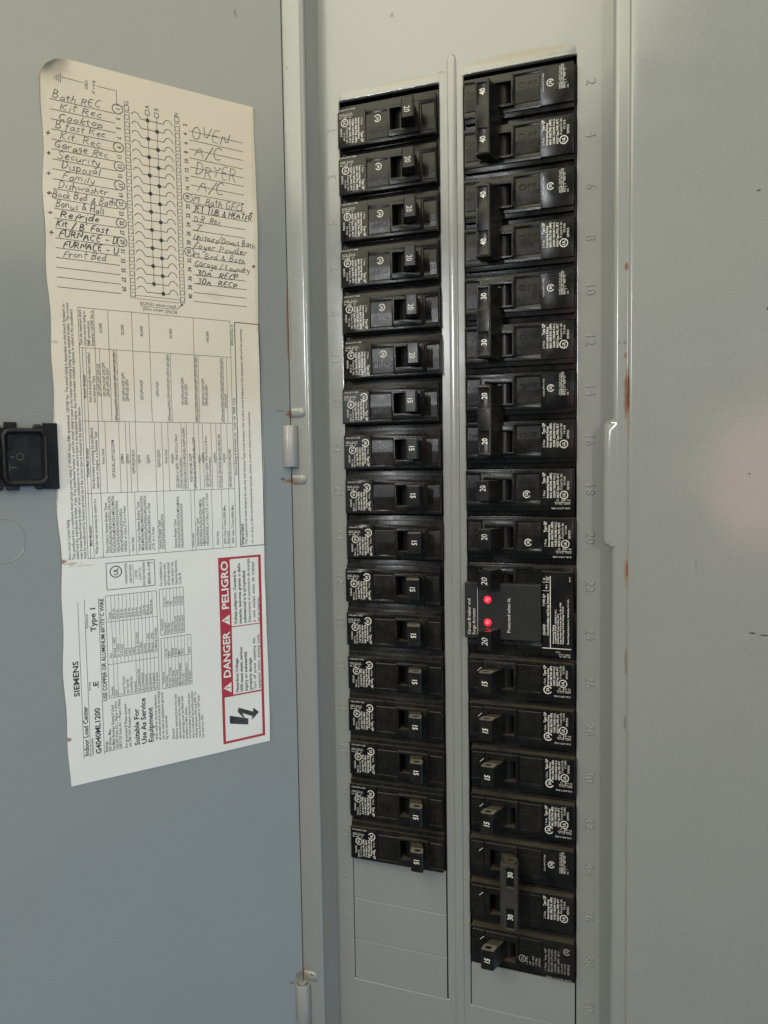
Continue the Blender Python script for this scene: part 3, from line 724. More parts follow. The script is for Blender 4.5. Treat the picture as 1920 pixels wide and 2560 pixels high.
# lock knock-out ring scored into the sheet
bm = bmesh.new(); n = 48; k = 6; rows = []
for i in range(n):
    a = 2 * math.pi * i / n
    ex = 2.6
    cx = math.copysign(abs(math.cos(a)) ** (2 / ex), math.cos(a)) * 10.4; cz = math.copysign(abs(math.sin(a)) ** (2 / ex), math.sin(a)) * 10.2
    c = Vector((-(151.3 - cx) * K, 0, (-232.4 + cz) * K)); d = Vector((cx, 0, cz)).normalized()
    rr = 0.28
    rows.append([bm.verts.new(c + d * (math.cos(math.pi * j / k) * rr * K) + Vector((0, -(math.sin(math.pi * j / k) * 0.2 - 0.02) * K, 0))) for j in range(k + 1)])
for i in range(n):
    p, q = rows[i], rows[(i + 1) % n]
    for j in range(k): bm.faces.new((p[j], p[j + 1], q[j + 1], q[j]))
link('knockout_ring', mesh_from_bm(bm, 'knockout_ring', 60), M['door'], door)

# black latch housing seen from behind
base = join(dbox(124.6, 131.2, -209.0, -177.8, 0.05, 1.7, 0.4, 2), dbox(130.6, 173.0, -207.2, -180.2, 0.05, 2.0, 0.3, 2),
            dbox(142.4, 147.8, -180.6, -177.6, 0.05, 3.4, 0.4, 2), dbox(142.4, 147.8, -209.0, -206.8, 0.05, 3.4, 0.4, 2),
            dbox(131.8, 135.4, -180.8, -178.5, 0.3, 3.6, 0.9, 4), dbox(131.8, 135.4, -209.0, -206.6, 0.3, 3.6, 0.9, 4),
            dbox(149.2, 152.6, -180.8, -178.5, 0.3, 3.6, 0.9, 4), dbox(149.2, 152.6, -209.0, -206.6, 0.3, 3.6, 0.9, 4))
latch = link('latch_housing', mesh_from_bm(base, 'latch_housing'), M['latch'], door)
def rim(u0, u1, z0, z1, rc, tube, hgt):
    path = []
    for (cu, cz, a0) in ((u1 - rc, z1 - rc, 0), (u0 + rc, z1 - rc, 90), (u0 + rc, z0 + rc, 180), (u1 - rc, z0 + rc, 270)):
        for q in range(7):
            a = R(a0 + 90 * q / 6); path.append((cu + rc * math.cos(a), cz + rc * math.sin(a), math.cos(a), math.sin(a)))
    bm = bmesh.new(); k = 10; rows = []
    for (u, z, nu, nz_) in path:
        rows.append([bm.verts.new(D3(u + nu * tube * math.cos(2 * math.pi * q / k), z + nz_ * tube * math.cos(2 * math.pi * q / k), hgt + 1.35 * tube * math.sin(2 * math.pi * q / k))) for q in range(k)])
    for p, q in zip(rows, rows[1:] + rows[:1]):
        for c in range(k): bm.faces.new((p[c], p[(c + 1) % k], q[(c + 1) % k], q[c]))
    return mesh_from_bm(bm, 'latch_rim', 60)
link('latch_rim', rim(130.4, 148.2, -206.0, -181.6, 3.2, 1.35, 3.0), M['latch'], latch)
link('latch_rim', rim(151.4, 171.4, -206.0, -181.6, 3.2, 1.35, 3.0), M['latch'], latch)
link('latch_pocket_rib', mesh_from_bm(dbox(132.4, 137.4, -204.2, -183.4, 1.9, 2.35, 0.12, 2), 'latch_pocket_rib'), M['latch'], latch)
link('latch_pocket_step', mesh_from_bm(dbox(144.6, 146.6, -190.2, -183.6, 1.9, 3.1, 0.3, 2), 'latch_pocket_step'), M['latch'], latch)
p = Print(lambda a, b: (a * K, -2.03 * K, -b * K))
p.ring(-141.4, 193.6, 1.5, 0.3)
p.text('4', -143.6, 194.4, 'U', 2.2, narrow=0.8); p.line(-146.2, 198.4, -142.8, 198.6, 0.35); p.line(-146.0, 196.6, -146.0, 200.2, 0.35)
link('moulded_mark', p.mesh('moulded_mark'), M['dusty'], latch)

# hinge knuckles: rolled steel barrels on the pivot line
def knuckle(z0, z1):
    n = 20; bm = bmesh.new(); rows = []
    for z in (z0, z1):
        rows.append([bm.verts.new(((-97.3 + math.cos(2 * math.pi * i / n) * 4.2) * K, (-17.6 + math.sin(2 * math.pi * i / n) * 4.2) * K, z * K)) for i in range(n)]
                    + [bm.verts.new(((-97.3 + math.cos(2 * math.pi * i / n) * 3.2) * K, (-17.6 + math.sin(2 * math.pi * i / n) * 3.2) * K, z * K)) for i in range(n)])
    a, b_ = rows
    for i in range(n):
        j = (i + 1) % n
        bm.faces.new((a[i], a[j], b_[j], b_[i])); bm.faces.new((a[n + i], b_[n + i], b_[n + j], a[n + j]))
        bm.faces.new((a[i], a[n + i], a[n + j], a[j])); bm.faces.new((b_[i], b_[j], b_[n + j], b_[n + i]))
    bmesh.ops.transform(bm, matrix=DMAT.inverted(), verts=bm.verts[:])
    bmesh.ops.recalc_face_normals(bm, faces=bm.faces[:]); bevel(bm, 0.25, 2, 40)
    h = link('hinge_knuckle', mesh_from_bm(bm, 'hinge_knuckle', 45), M['hinge'], door)
    bm = bmesh.new()
    bmesh.ops.create_cone(bm, cap_ends=True, segments=16, radius1=2.3 * K, radius2=2.3 * K, depth=(z0 - z1 + 0.5) * K)
    bmesh.ops.translate(bm, verts=bm.verts[:], vec=(-97.3 * K, -17.6 * K, (z0 + z1) / 2 * K))
    bmesh.ops.transform(bm, matrix=DMAT.inverted(), verts=bm.verts[:])
    link('hinge_pin', mesh_from_bm(bm, 'hinge_pin', 45), M['hinge'], h)
knuckle(-177.4, -200.6); knuckle(-505.0, -528.5)

# ------------------------------------------------------------------ the paper directory label on the door
lroot = empty('directory_label'); lroot.matrix_world = DMAT @ Matrix.Translation((-125.8 * K, 0, -7.6 * K))
tag(lroot, 'yellowish paper circuit directory with handwritten names and red danger box, stuck on door', 'label')
LW, LH = 107.0, 347.6
def disp(s, t):
    d = 0.50 + 0.16 * math.sin(t / 12.0 + 0.6 + 0.6 * math.sin(s / 23.0)) * math.sin(s / 19.0 + 1.0) + 0.10 * math.sin(t / 31.0) + 0.05 * math.sin((t + s * 0.7) / 5.3)
    e = min(s, LW - s)
    if e < 7: d += 0.32 * (1 - e / 7) ** 2 * max(0, math.sin(t / 11.0 + (0 if s < 50 else 2.0)))
    q = 15.5 - (s * 0.95 + t * 1.35)
    if q > 0: d += 0.022 * q * q
    return d
def shift(s, t):
    """edges are cut a little uneven; the corner rolls over"""
    e = (0.5 * math.sin(t / 17.0) + 0.35 * math.sin(t / 6.1 + 1)) * max(0, 1 - s / 5.0) - (0.45 * math.sin(t / 21.0 + 2)) * max(0, 1 - (LW - s) / 5.0)
    q = 15.5 - (s * 0.95 + t * 1.35)
    c = 0.030 * q * q if q > 0 else 0
    return s + e + c * 0.5, t + c * 0.75
def LM(lift):
    def f(s, t):
        d = disp(s, t); s2, t2 = shift(s, t) if (s < 6 or t < 14) else (s, t)
        return (s2 * K, -(d + lift) * K, -t2 * K)
    return f
bm = bmesh.new(); ns, ntt = 72, 232; rows = []
for j in range(ntt + 1):
    row = []
    for i in range(ns + 1):
        s, t = LW * i / ns, LH * j / ntt
        s2, t2 = shift(s, t); row.append(bm.verts.new((s2 * K, -disp(s, t) * K, -t2 * K)))
    rows.append(row)
for p, q in zip(rows, rows[1:]):
    for i in range(ns): bm.faces.new((p[i], p[i + 1], q[i + 1], q[i]))
sheet = link('paper_sheet', mesh_from_bm(bm, 'paper_sheet', 180), M['paper'], lroot)

P_ = Print(LM(0.05))
T = P_.text
# --- ruled lines, numbers and the wiring diagram
for k in range(20):
    t = 20.0 + 4.53 * k
    P_.line(4.1, t, 33.6, t, 0.28)
    P_.line(70.7, t, 100.2, t, 0.28)
    T(str(2 * k + 1), 34.2, 17.6 + 4.53 * k, 'D', 2.05, align='C', bold=True)
    T(str(2 * k + 2), 69.8, 17.5 + 4.54 * k, 'U', 2.05, align='C', bold=True)
for x, t0 in ((39.4, 16.0), (64.6, 15.7)):
    P_.frame(x - 1.1, t0 - 1.2, x + 1.1, t0 + 1.2, 0.3)
    P_.line(x - 1.2, t0 + 2.0, x - 1.2, 107.6, 0.22); P_.line(x + 1.2, t0 + 2.0, x + 1.2, 107.6, 0.22); P_.line(x - 1.2, 107.6, x + 1.2, 107.6, 0.22); P_.line(x - 1.2, t0 + 2, x + 1.2, t0 + 2, 0.22)
    for i in range(26): P_.ring(x, 20.4 + 3.42 * i, 1.15, 0.22, n=14)
for x, t0, tn in ((49.6, 15.9, 101), (54.2, 16.1, 105.0)):
    P_.frame(x - 1.0, t0 - 1.1, x + 1.0, t0 + 1.1, 0.3); P_.line(x, t0 + 1.2, x + 0.5, tn, 0.25)
for nm, x, t in (('G', 40.4, 13.2), ('A', 50.6, 12.8), ('B', 55.2, 13.0), ('N', 65.4, 13.0)): T(nm, x, t + 0.4, 'U', 2.2, align='C')
for k in range(20):
    t = 19.7 + 4.44 * k; x = (49.6 if k % 2 == 0 else 54.2) + 0.025 * k
    P_.disc(x, t, 1.02)
    P_.path([(41.6, t - 1.2), (42.2, t - 2.2), (43.4, t - 2.8), (44.8, t - 2.3), (45.7, t - 1.0), (46.2, t), (49.6 if k % 2 == 0 else 54.0, t)], 0.32)
    P_.path([(x, t), (57.7, t), (57.8, t - 0.8), (58.6, t - 2.0), (60.0, t - 2.5), (61.4, t - 1.6), (62.2, t)], 0.32)
P_.path([(41, 106.2), (63.6, 106.2)], 0.22); P_.path([(41, 107.8), (63.6, 107.8)], 0.22)
P_.path([(25.6, 9.1), (34.8, 9.0), (34.8, 15.9), (38.0, 15.6)], 0.24); P_.path([(9.7, 8.9), (19.3, 9.1)], 0.24)
for i in range(4): P_.line(9.3 - 0.9 * i, 7.2 + 0.75 * i, 9.2 - 0.9 * i, 11.8 - 0.35 * i, 0.24)
T('GRD.', 21.6, 11.8, 'U', 1.6, length=4.6); T('if req', 24.8, 13.2, 'U', 1.7, length=6.4)
T('BOND when reqd', 42.7, 110.6, 'R', 1.7, length=18.2); P_.line(42.7, 111.2, 61.4, 111.2, 0.2); T('BOND when reqd.', 61.6, 112.0, 'L', 1.7, length=18.0)
P_.path([(61.4, 111.2), (64.6, 108.2)], 0.3); P_.poly([(64.9, 107.9), (63.4, 108.4), (64.4, 109.4)])
# --- short circuit table (reads upwards)
def U(txt, s, t, size=1.45, **kw):
    kw.setdefault('bold', 2 if size < 1.6 else 1); T(txt, s, t, 'U', size, **kw)
U('Short Circuit Current Rating', 5.0, 236, 1.5, length=19.5)
U('This panelboard has a maximum short circuit current rating of 100,000 Amps RMS symmetrical, 120/240 Vac. The actual rating is dependent on the branch breakers in-', 7.0, 236, 1.4, length=122.5)
U('stalled and the main/feeder breaker, if any. If no main/feeder breaker is used the actual rating is equal to the lowest interrupting rating of any installed breaker. The correct', 8.7, 236, 1.4, length=123)
U('main breaker/feeder/branch breaker series combinations to be used are listed in the tabulation below. Any circuit breaker installed, replaced, or added in this panelboard', 10.4, 236, 1.4, length=120)
U('must be manufactured by Siemens and must be of the correct type as indicated in the tabulation below.', 12.1, 236, 1.4, length=74)
a0, a1, b0, b1 = 12.9, 90.2, 114.7, 236.0
P_.frame(a0, b0, a1, b1, 0.22)
for t in (133.8, 169.0, 204.2): P_.line(13.4, t, a1, t, 0.2)
P_.line(14.2, 133.8, 14.2, 236, 0.2) ; P_.line(15.8, 133.8, 15.8, 236, 0.2); P_.line(20.2, 114.7, 20.2, 236, 0.2)
for s in (26.8, 38.3, 46.8, 69.8): P_.line(s, 114.7, s, 169, 0.2)
for s in (22.2, 28.9, 30.4, 57.2, 71.9, 85.6, 87.6): P_.line(s, 133.8, s, 169, 0.18)
for s in (23.4, 30.0, 33.2, 35.2, 38.2, 47.8, 51.4, 54.6, 61.6, 64.4, 68.4, 71.0, 73.2, 77.8, 80.6, 83.4, 86.8): P_.line(s, 169, s, 204.2, 0.18)
for s in (32.9, 36.6, 47.8, 51.2, 65.6, 67.6, 77.0, 82.6, 86.7): P_.line(s, 204.2, s, 236, 0.18)
for txt, s, t, ln in (('Main Breaker', 15.2, 230, 10), ('Feeder/Main Breaker', 15.2, 196, 14), ('Branch Breaker', 15.2, 158, 11.5),
    ('When the main protecting the system is a', 17.8, 234, 27), ('And the breaker protecting this panelboard,', 17.6, 202, 30), ('separate or integral, is a Siemens Type', 19.5, 202, 28),
    ('And the branch breakers installed', 17.6, 160, 24), ('are Siemens Type', 19.5, 160, 13), ('Then the maximum short', 14.4, 132.8, 17), ('circuit current rating in', 16.2, 132.8, 16.5), ('RMS symmetrical', 18.0, 132.8, 12), ('Amperes 120/240 Vac is', 19.8, 132.8, 17),
    ('None Used or Siemens Breaker Types', 22.8, 234, 25), ('JXD2,JD6,JXD6,HJD6,HJXD6,LD6,LXD6,', 24.6, 234, 28.5), ('HLD6,HLXD6,MD6,MXD6,HMD6,HMXD6,', 26.4, 234, 28.5), ('ND6,NXD6,HND6,HNXD6,PD6,PXD6,', 28.2, 234, 26), ('HPD6,HPXD6,RD6,RXD6,HRD6,', 30.0, 234, 22), ('HRXD6, or Class J,T,R,or L Fuses', 31.8, 234, 23),
    ('None Used', 35.4, 234, 7), ('None Used or Siemens Breaker Types', 38.6, 234, 25), ('MD6,MXD6,HMD6,HMXD6,ND6,NXD6,', 40.4, 234, 28), ('HND6,HNXD6,PD6,PXD6,HPD6,HPXD6,', 42.2, 234, 28), ('RD6,RXD6,HRD6,HRXD6, or Class', 44.0, 234, 24), ('J,T,R, or L Fuses', 45.8, 234, 11.5),
    ('Siemens Breaker Types', 49.2, 234, 15), ('JXD2,JD6,JXD6,LD6,LXD6', 50.8, 234, 18), ('Siemens Breaker Types', 57.4, 234, 15), ('JXD2,JD6,JXD6,LD6,LXD6,MD6,MXD6,', 59.2, 234, 27), ('ND6,NXD6,PD6,PXD6,RD6,RXD6', 61.0, 234, 23), ('None Used', 66.8, 234, 7), ('Siemens Breaker Types', 69.4, 234, 15), ('HJD6,HJXD6,HLD6,HLXD6,HMD6,', 71.2, 234, 25), ('HMXD6,HND6,HNXD6,HPD6,HPXD6,', 73.0, 234, 26), ('HRD6,HRXD6, or Class J,T,R, or L Fuses', 74.8, 234, 28), ('None Used', 80.4, 234, 7), ('300V Class T Fuses-200A Max', 84.6, 234, 21), ('None Used', 86.4, 234, 7), ('300V Class T Fuses-400A Max', 89.2, 234, 21),
    ('None Used', 22.6, 190, 7.5), ('QP,BQ,BL,QPP,QJ2,QPM', 27.4, 197, 19), ('QPMH', 31.8, 190, 5), ('QPPH', 34.6, 190, 5), ('QPH,BQH,BLH', 37.2, 195, 12), ('QJH2', 40.0, 190, 4.4), ('QJ2H', 44.6, 190, 4.4), ('QJH2,QJ2H', 50.0, 192, 9), ('None Used', 53.8, 190, 7), ('HQJ2H', 57.2, 190, 5), ('QJ2,QJH2,or QJ2H, With SCCL-2 Short', 59.4, 203, 28), ('Circuit Current Limiters', 61.2, 203, 16), ('QPH,BQH,BLH,HQP,HBQ,HBL,HQPP,HQPPH', 63.6, 203.6, 32), ('HQP,HBQ,HBL,HQPP', 66.8, 200, 15), ('QPH,BQH,BLH,HQP,HBQ,HBL,HQPP', 68.8, 203.6, 27), ('HQ2H', 71.6, 190, 4), ('HQPPH', 73.6, 190, 5.4), ('QJ2,QJH2,or QJ2H, With SCCL-2 Short', 75.4, 203, 27), ('Circuit Current Limiters', 77.2, 203, 16), ('HQPPH', 80.2, 190, 5.4), ('QP,BQ,BL,QPH,BQH,BLH,HQP,HBQ,HBL', 82.8, 203.6, 29), ('HQJ2H', 85.4, 190, 5), ('QPH,BQH,BLH,HQP,HBQ,HBL', 88.6, 203.6, 21),
    ('QP,QPF,QFP,QPJ,QE', 21.9, 157, 16), ('QP,QPH,HQP,QPJ,QPF,', 24.4, 157, 17), ('QPHF,QFP,QE,QEH', 26.2, 157, 14), ('QP(except30A),QPH,HQP,QPF,QPHF,QE,QEH', 29.8, 168.6, 34), ('QP,QPH,HQP,QPF,', 33.6, 159, 14.5), ('QPHF,QE,QEH', 35.4, 159, 11), ('QP,QPH,HQP', 42.6, 158, 10), ('QPH,HQP', 50.6, 156, 7.6), ('QP(except30A),QPH,HQP,QPF,QPHF,QE,QEH', 56.4, 168.6, 34), ('QP,QPH,HQP,QPF,', 63.8, 160, 14.5), ('QPHF,QE,QEH', 65.6, 160, 11), ('QP(except30A),QPH,HQP,QPF,QPHF,QE,QEH', 71.2, 168.6, 34), ('QP,QPH,HQP,QPF,', 74.8, 160, 14.5), ('QPHF,QE,QEH', 76.6, 160, 11), ('QP(except30A),QPH,HQP,QPF,QPHF,QE,QEH', 85.2, 168.6, 34), ('QPH,HQP', 87.4, 161, 7.6),
    ('10,000', 23.8, 126.4, 5), ('22,000', 34.2, 126.4, 5.2), ('42,000', 43.6, 126.4, 5.2), ('65,000', 58.4, 126.4, 5.2), ('100,000', 78.0, 127, 6),
    ('Siemens Energy & Automation, Inc.  Tucker GA  30084  U.S.A.', 91.9, 197, 42), ('4093120 Rev. A', 91.8, 127.5, 11)):
    U(txt, s, t, 1.42, length=ln)
P_.frame(92.8, 115, 107.0, 235.9, 0.42)
U('Important', 94.8, 235.0, 1.9, bold=True, length=11.5)
U('This equipment has been designed for use only with Siemens Type circuit breakers. Use of other circuit breakers in this equipment will void the warranty.', 96.8, 235.0, 1.35, length=117)
U('Do not spray or allow any petroleum based chemicals, solvents or paint to contact interior components.', 100.3, 234.4, 1.35, length=72)
# --- data plate part
U('SIEMENS', 6.4, 303.4, 2.6, bold=True, length=17.6)
P_.line(7.3, 335, 7.3, 257, 0.2); U('Indoor Load Center', 9.7, 334, 2.2, length=25)
P_.line(10.4, 335, 10.4, 256, 0.2); U('Catalog Number', 11.9, 334.4, 1.2, length=9); U('G4040ML1200', 15.6, 334.2, 2.7, length=23.4, bold=True); U('Series', 11.7, 301.4, 1.2, length=4.4); U('.E', 15.4, 300.8, 2.6, length=3.4); U('Enclosure', 11.7, 270.4, 1.2, length=7); U('Type 1', 15.3, 272.4, 2.6, length=12.6)
P_.line(17.0, 335, 17.0, 256, 0.22)
U('USE COPPER OR ALUMINUM 60°/75°C WIRE', 19.4, 308, 2.0, length=51.6)
for i, (t_, ln) in enumerate((('Ratings:', 6), ('200 Amps. Max.', 12), ('See Main Breaker Rating if Used', 23.5), ('120/240 Volts AC 1 Phase 3 Wire', 25), ('208Y/120 Volts AC 1 Phase 3 Wire', 26))): U(t_, 18.8 + 1.74 * i, 334.2, 1.4, length=ln)
U('For grounded B Phase systems', 28.6, 334.2, 1.4, length=23); U('use 240 VAC Breakers only.', 30.4, 334.2, 1.4, length=20.5)
for i, (t_, ln) in enumerate((('Suitable For', 19), ('Use As Service', 24), ('Equipment', 18.4))): U(t_, 34.6 + 3.55 * i, 334, 2.6, bold=True, length=ln)
P_.frame(20.4, 255.3, 45.8, 307.0, 0.22)
for t in (268.6, 290): P_.line(20.4, t, 45.8, t, 0.2)
for i in range(12): P_.line(23.0 + 1.86 * i, 255.3, 23.0 + 1.86 * i, 290 if i in (2, 3, 4, 5) else 307, 0.16)
for i, (a, b_, c) in enumerate((('Terminals', 'Wire', 'Torque'), ('A,B,N', '250 kcmil - 1 AWG', '340 lb.-ins.'), ('G', '2/0 - 4 AWG', '45 lb.-ins.'), ('Neutral / Ground', '14-10 AWG', '20 lb.-ins.'), ('(Use Type GB', '8 AWG', '25 lb.-ins.'), ('Ground Bar Kits', '6 AWG', '35 lb.-ins.'), ('Accessory)', '4 AWG', '40 lb.-ins.'), ('Grd. Conductors Only', '(2) or (3) 14-10 AWG', '20 lb.-ins.'), ('LK1-2 (Accessory)', '1/0-2 AWG', '45 lb.-ins.'), ('LK2 (Accessory)', '2/0 AWG', '135 lb.-ins.'), ('LK3 (Accessory)', '300 kcmil - 1 AWG', '340 lb.-ins.'), ('LK4 (Accessory)', '300 kcmil - 1 AWG', '340/135 lb.-ins.'), ('Branch Breakers', 'See Marking On Breaker', ''))):
    s = 22.6 + 1.88 * i
    U(a, s, 306.4, 1.3, narrow=0.72); U(b_, s, 287, 1.3, narrow=0.72)
    if c: U(c, s, 267.4, 1.3, narrow=0.72)
P_.frame(21.3, 239.1, 45.3, 252.4, 0.3)
P_.ring(25.9, 243.6, 2.8, 0.5, ry=2.8); U('UL', 27.0, 245.4, 2.3, bold=True, length=3.6)
U('UNDERWRITERS', 31.4, 250.2, 1.2, length=10.4); U('LABORATORIES', 33.6, 250.2, 1.2, length=9.6); P_.line(34.4, 250.4, 34.4, 240.6, 0.2)
for i, (t_, ln) in enumerate((('LISTED', 4.4), ('CLASS CTL', 6.6), ('ENCLOSED PANELBOARD', 12.2))): U(t_, 36.4 + 1.95 * i, 245.8, 1.25, align='C', length=ln)
U('ISSUE NO. C-1378', 43.0, 245.8, 1.4, align='C', length=11.6, bold=True); P_.ring(44.0, 240.6, 0.5, 0.15, n=10)
for i, (t_, ln) in enumerate((('For installation in', 12.5), ('accordance with', 11.4), ('all local electrical', 12), ('codes and/or the', 12), ('National Electrical', 12.6), ('Code ®', 6))): U(t_, 49.0 + 2.0 * i, 253.2, 1.45, length=ln)
def grid(a0, b0, a1, b1, rows, mid, txt):
    P_.frame(a0, b0, a1, b1, 0.22)
    st = (a1 - a0) / rows
    for i in range(1, rows): P_.line(a0 + st * i, b0, a0 + st * i, b1, 0.16)
    P_.line(a0 + st, mid, a1, mid, 0.18)
    for i, (x, y) in enumerate(txt):
        U(x, a0 + st * (i + 1) - 0.5, b1 - 0.6, 1.25, narrow=0.74)
        if y: U(y, a0 + st * (i + 1) - 0.5, mid - 0.6, 1.25, narrow=0.74)
grid(47.3, 254.8, 59.9, 278.8, 7, 264, (('     Accessories', ''), ('Description', 'Cat. No.'), ('Filler Plate', 'QF3'), ('Trim Screw', 'TS2'), ('Sub Feed Lug Kit', 'LK2125'), ('Sub Feed Lug Kit', 'LK2150'), ('Sub Feed Lug Kit', 'LK2225')))
grid(47.3, 280.4, 63.2, 307.0, 9, 291, (('      Accessories', ''), ('Description', 'Cat. No.'), ('Ins. Neut. Tie Strap', 'INT5'), ('Auxiliary Gutter', 'HAG24'), ('Auxiliary Gutter', 'HAG33'), ('Main Breaker Retainer', 'MBR1'), ('Door Lock', 'QTL2'), ('Padlocking Device for', ''), ('QP Breakers', 'QLD3')))
for i, (t_, ln) in enumerate((('when used as service equipment', 24), ('all unused neutral branch terminals', 26), ('can be used as equipment ground-', 25.5), ('ing wire terminals.', 13), ('', 1), ('General:', 6), ('Remove twistouts from trim only', 24), ('where breakers will be installed.', 23), ('All openings must be filled with', 23), ('breakers or filler plates.', 17), ('Circuit breaker proposed trip posi-', 24.5), ('tion is indicated by handle position', 25.5), ('midway between ON and OFF. To', 25), ('reset, move handle to OFF posi-', 23.5), ('tion then turn ON.', 12.5))):
    if t_: U(t_, 43.9 + 1.78 * i, 333.4 + 0.28 * i, 1.4, length=ln)
# danger box
Rd = Print(LM(0.05))
def bar(a0, b0, a1, b1):
    n = max(1, int((b1 - b0) / 6))
    for i in range(n): Rd.rect(a0, b0 + (b1 - b0) * i / n, a1, b0 + (b1 - b0) * (i + 1) / n)
bar(79.6, 241.2, 86.2, 318.0); bar(79.6, 318.0, 81.1, 343.7); bar(86.2, 241.2, 87.0, 242.6)
bar(102.9, 241.2, 104.4, 343.7); bar(86.2, 242.6, 102.9, 241.2) if False else None
bar(86.2, 241.2, 102.9, 242.4); bar(81.1, 342.4, 102.9, 343.7); bar(86.2, 317.2, 102.9, 318.0); bar(86.2, 279.3, 102.9, 279.8)
link('red_print', Rd.mesh('red_print'), M['red'], sheet)
Wh = Print(LM(0.11))
Wh.text('DANGER', 84.9, 307.4, 'U', 4.1, bold=True, length=25.4); Wh.text('PELIGRO', 84.9, 269.6, 'U', 4.1, bold=True, length=26.6)
for t in (312.8, 275.4): Wh.poly([(80.6, t), (85.2, t + 2.9), (85.2, t - 2.9)])
link('reversed_lettering', Wh.mesh('reversed_lettering'), M['paper'], sheet)
Rr_ = Print(LM(0.17))
for t in (312.8, 275.4): Rr_.text('!', 84.7, t, 'U', 2.9, bold=True, align='C')
link('exclamation_print', Rr_.mesh('exclamation_print'), M['red'], sheet)
for i, (t_, ln, bo) in enumerate((('Hazardous Voltage.', 19.5, 1), ('Will cause death, serious', 25, 1), ('injury or substantial', 22, 1), ('property damage.', 18.5, 1), ('Turn  off  power  supplying  this', 29, 0), ('equipment  before  working  inside.', 31, 0))): U(t_, 89.4 + 2.62 * i, 316.4, 1.75, bold=1 if bo else 2, length=ln)
for i, (t_, ln, bo) in enumerate((('Voltaje peligroso. Causará la', 29.5, 1), ('muerte, lesiones graves o daño', 33.5, 1), ('substancial a la propiedad.', 29.5, 1), ('Desconecte el suministro de energía', 35.6, 0), ('a  este  equipo  antes  de  trabajar', 33.8, 0), ('en su interior.', 14, 0))): U(t_, 89.4 + 2.72 * i, 278.4, 1.7, bold=1 if bo else 2, length=ln)
P_.poly([(83.8, 331.6), (83.8, 328.4), (89.6, 325.6), (91.0, 329.4), (88.6, 330.6), (96.6, 327.2), (96.0, 325.4), (100.8, 330.4), (96.6, 334.0), (96.8, 331.0), (85.8, 335.4), (86.6, 331.0)]) if False else None
P_.poly([(83.7, 332.6), (83.7, 328.6), (88.0, 330.2), (87.6, 333.9)]); P_.poly([(87.6, 333.9), (88.0, 330.2), (89.0, 325.8), (90.2, 329.0)]) if False else None
P_.poly([(83.7, 333.0), (84.6, 328.8), (94.6, 332.2), (94.4, 335.6)]); P_.poly([(94.4, 335.6), (93.2, 333.2), (88.4, 327.2), (89.8, 325.6)]); P_.poly([(88.4, 327.2), (89.0, 325.0), (98.6, 329.4), (97.6, 331.6)]); P_.poly([(101.0, 329.8), (96.6, 333.4), (97.8, 326.6)])
link('printed_text', P_.mesh('printed_text'), M['ink'], sheet)

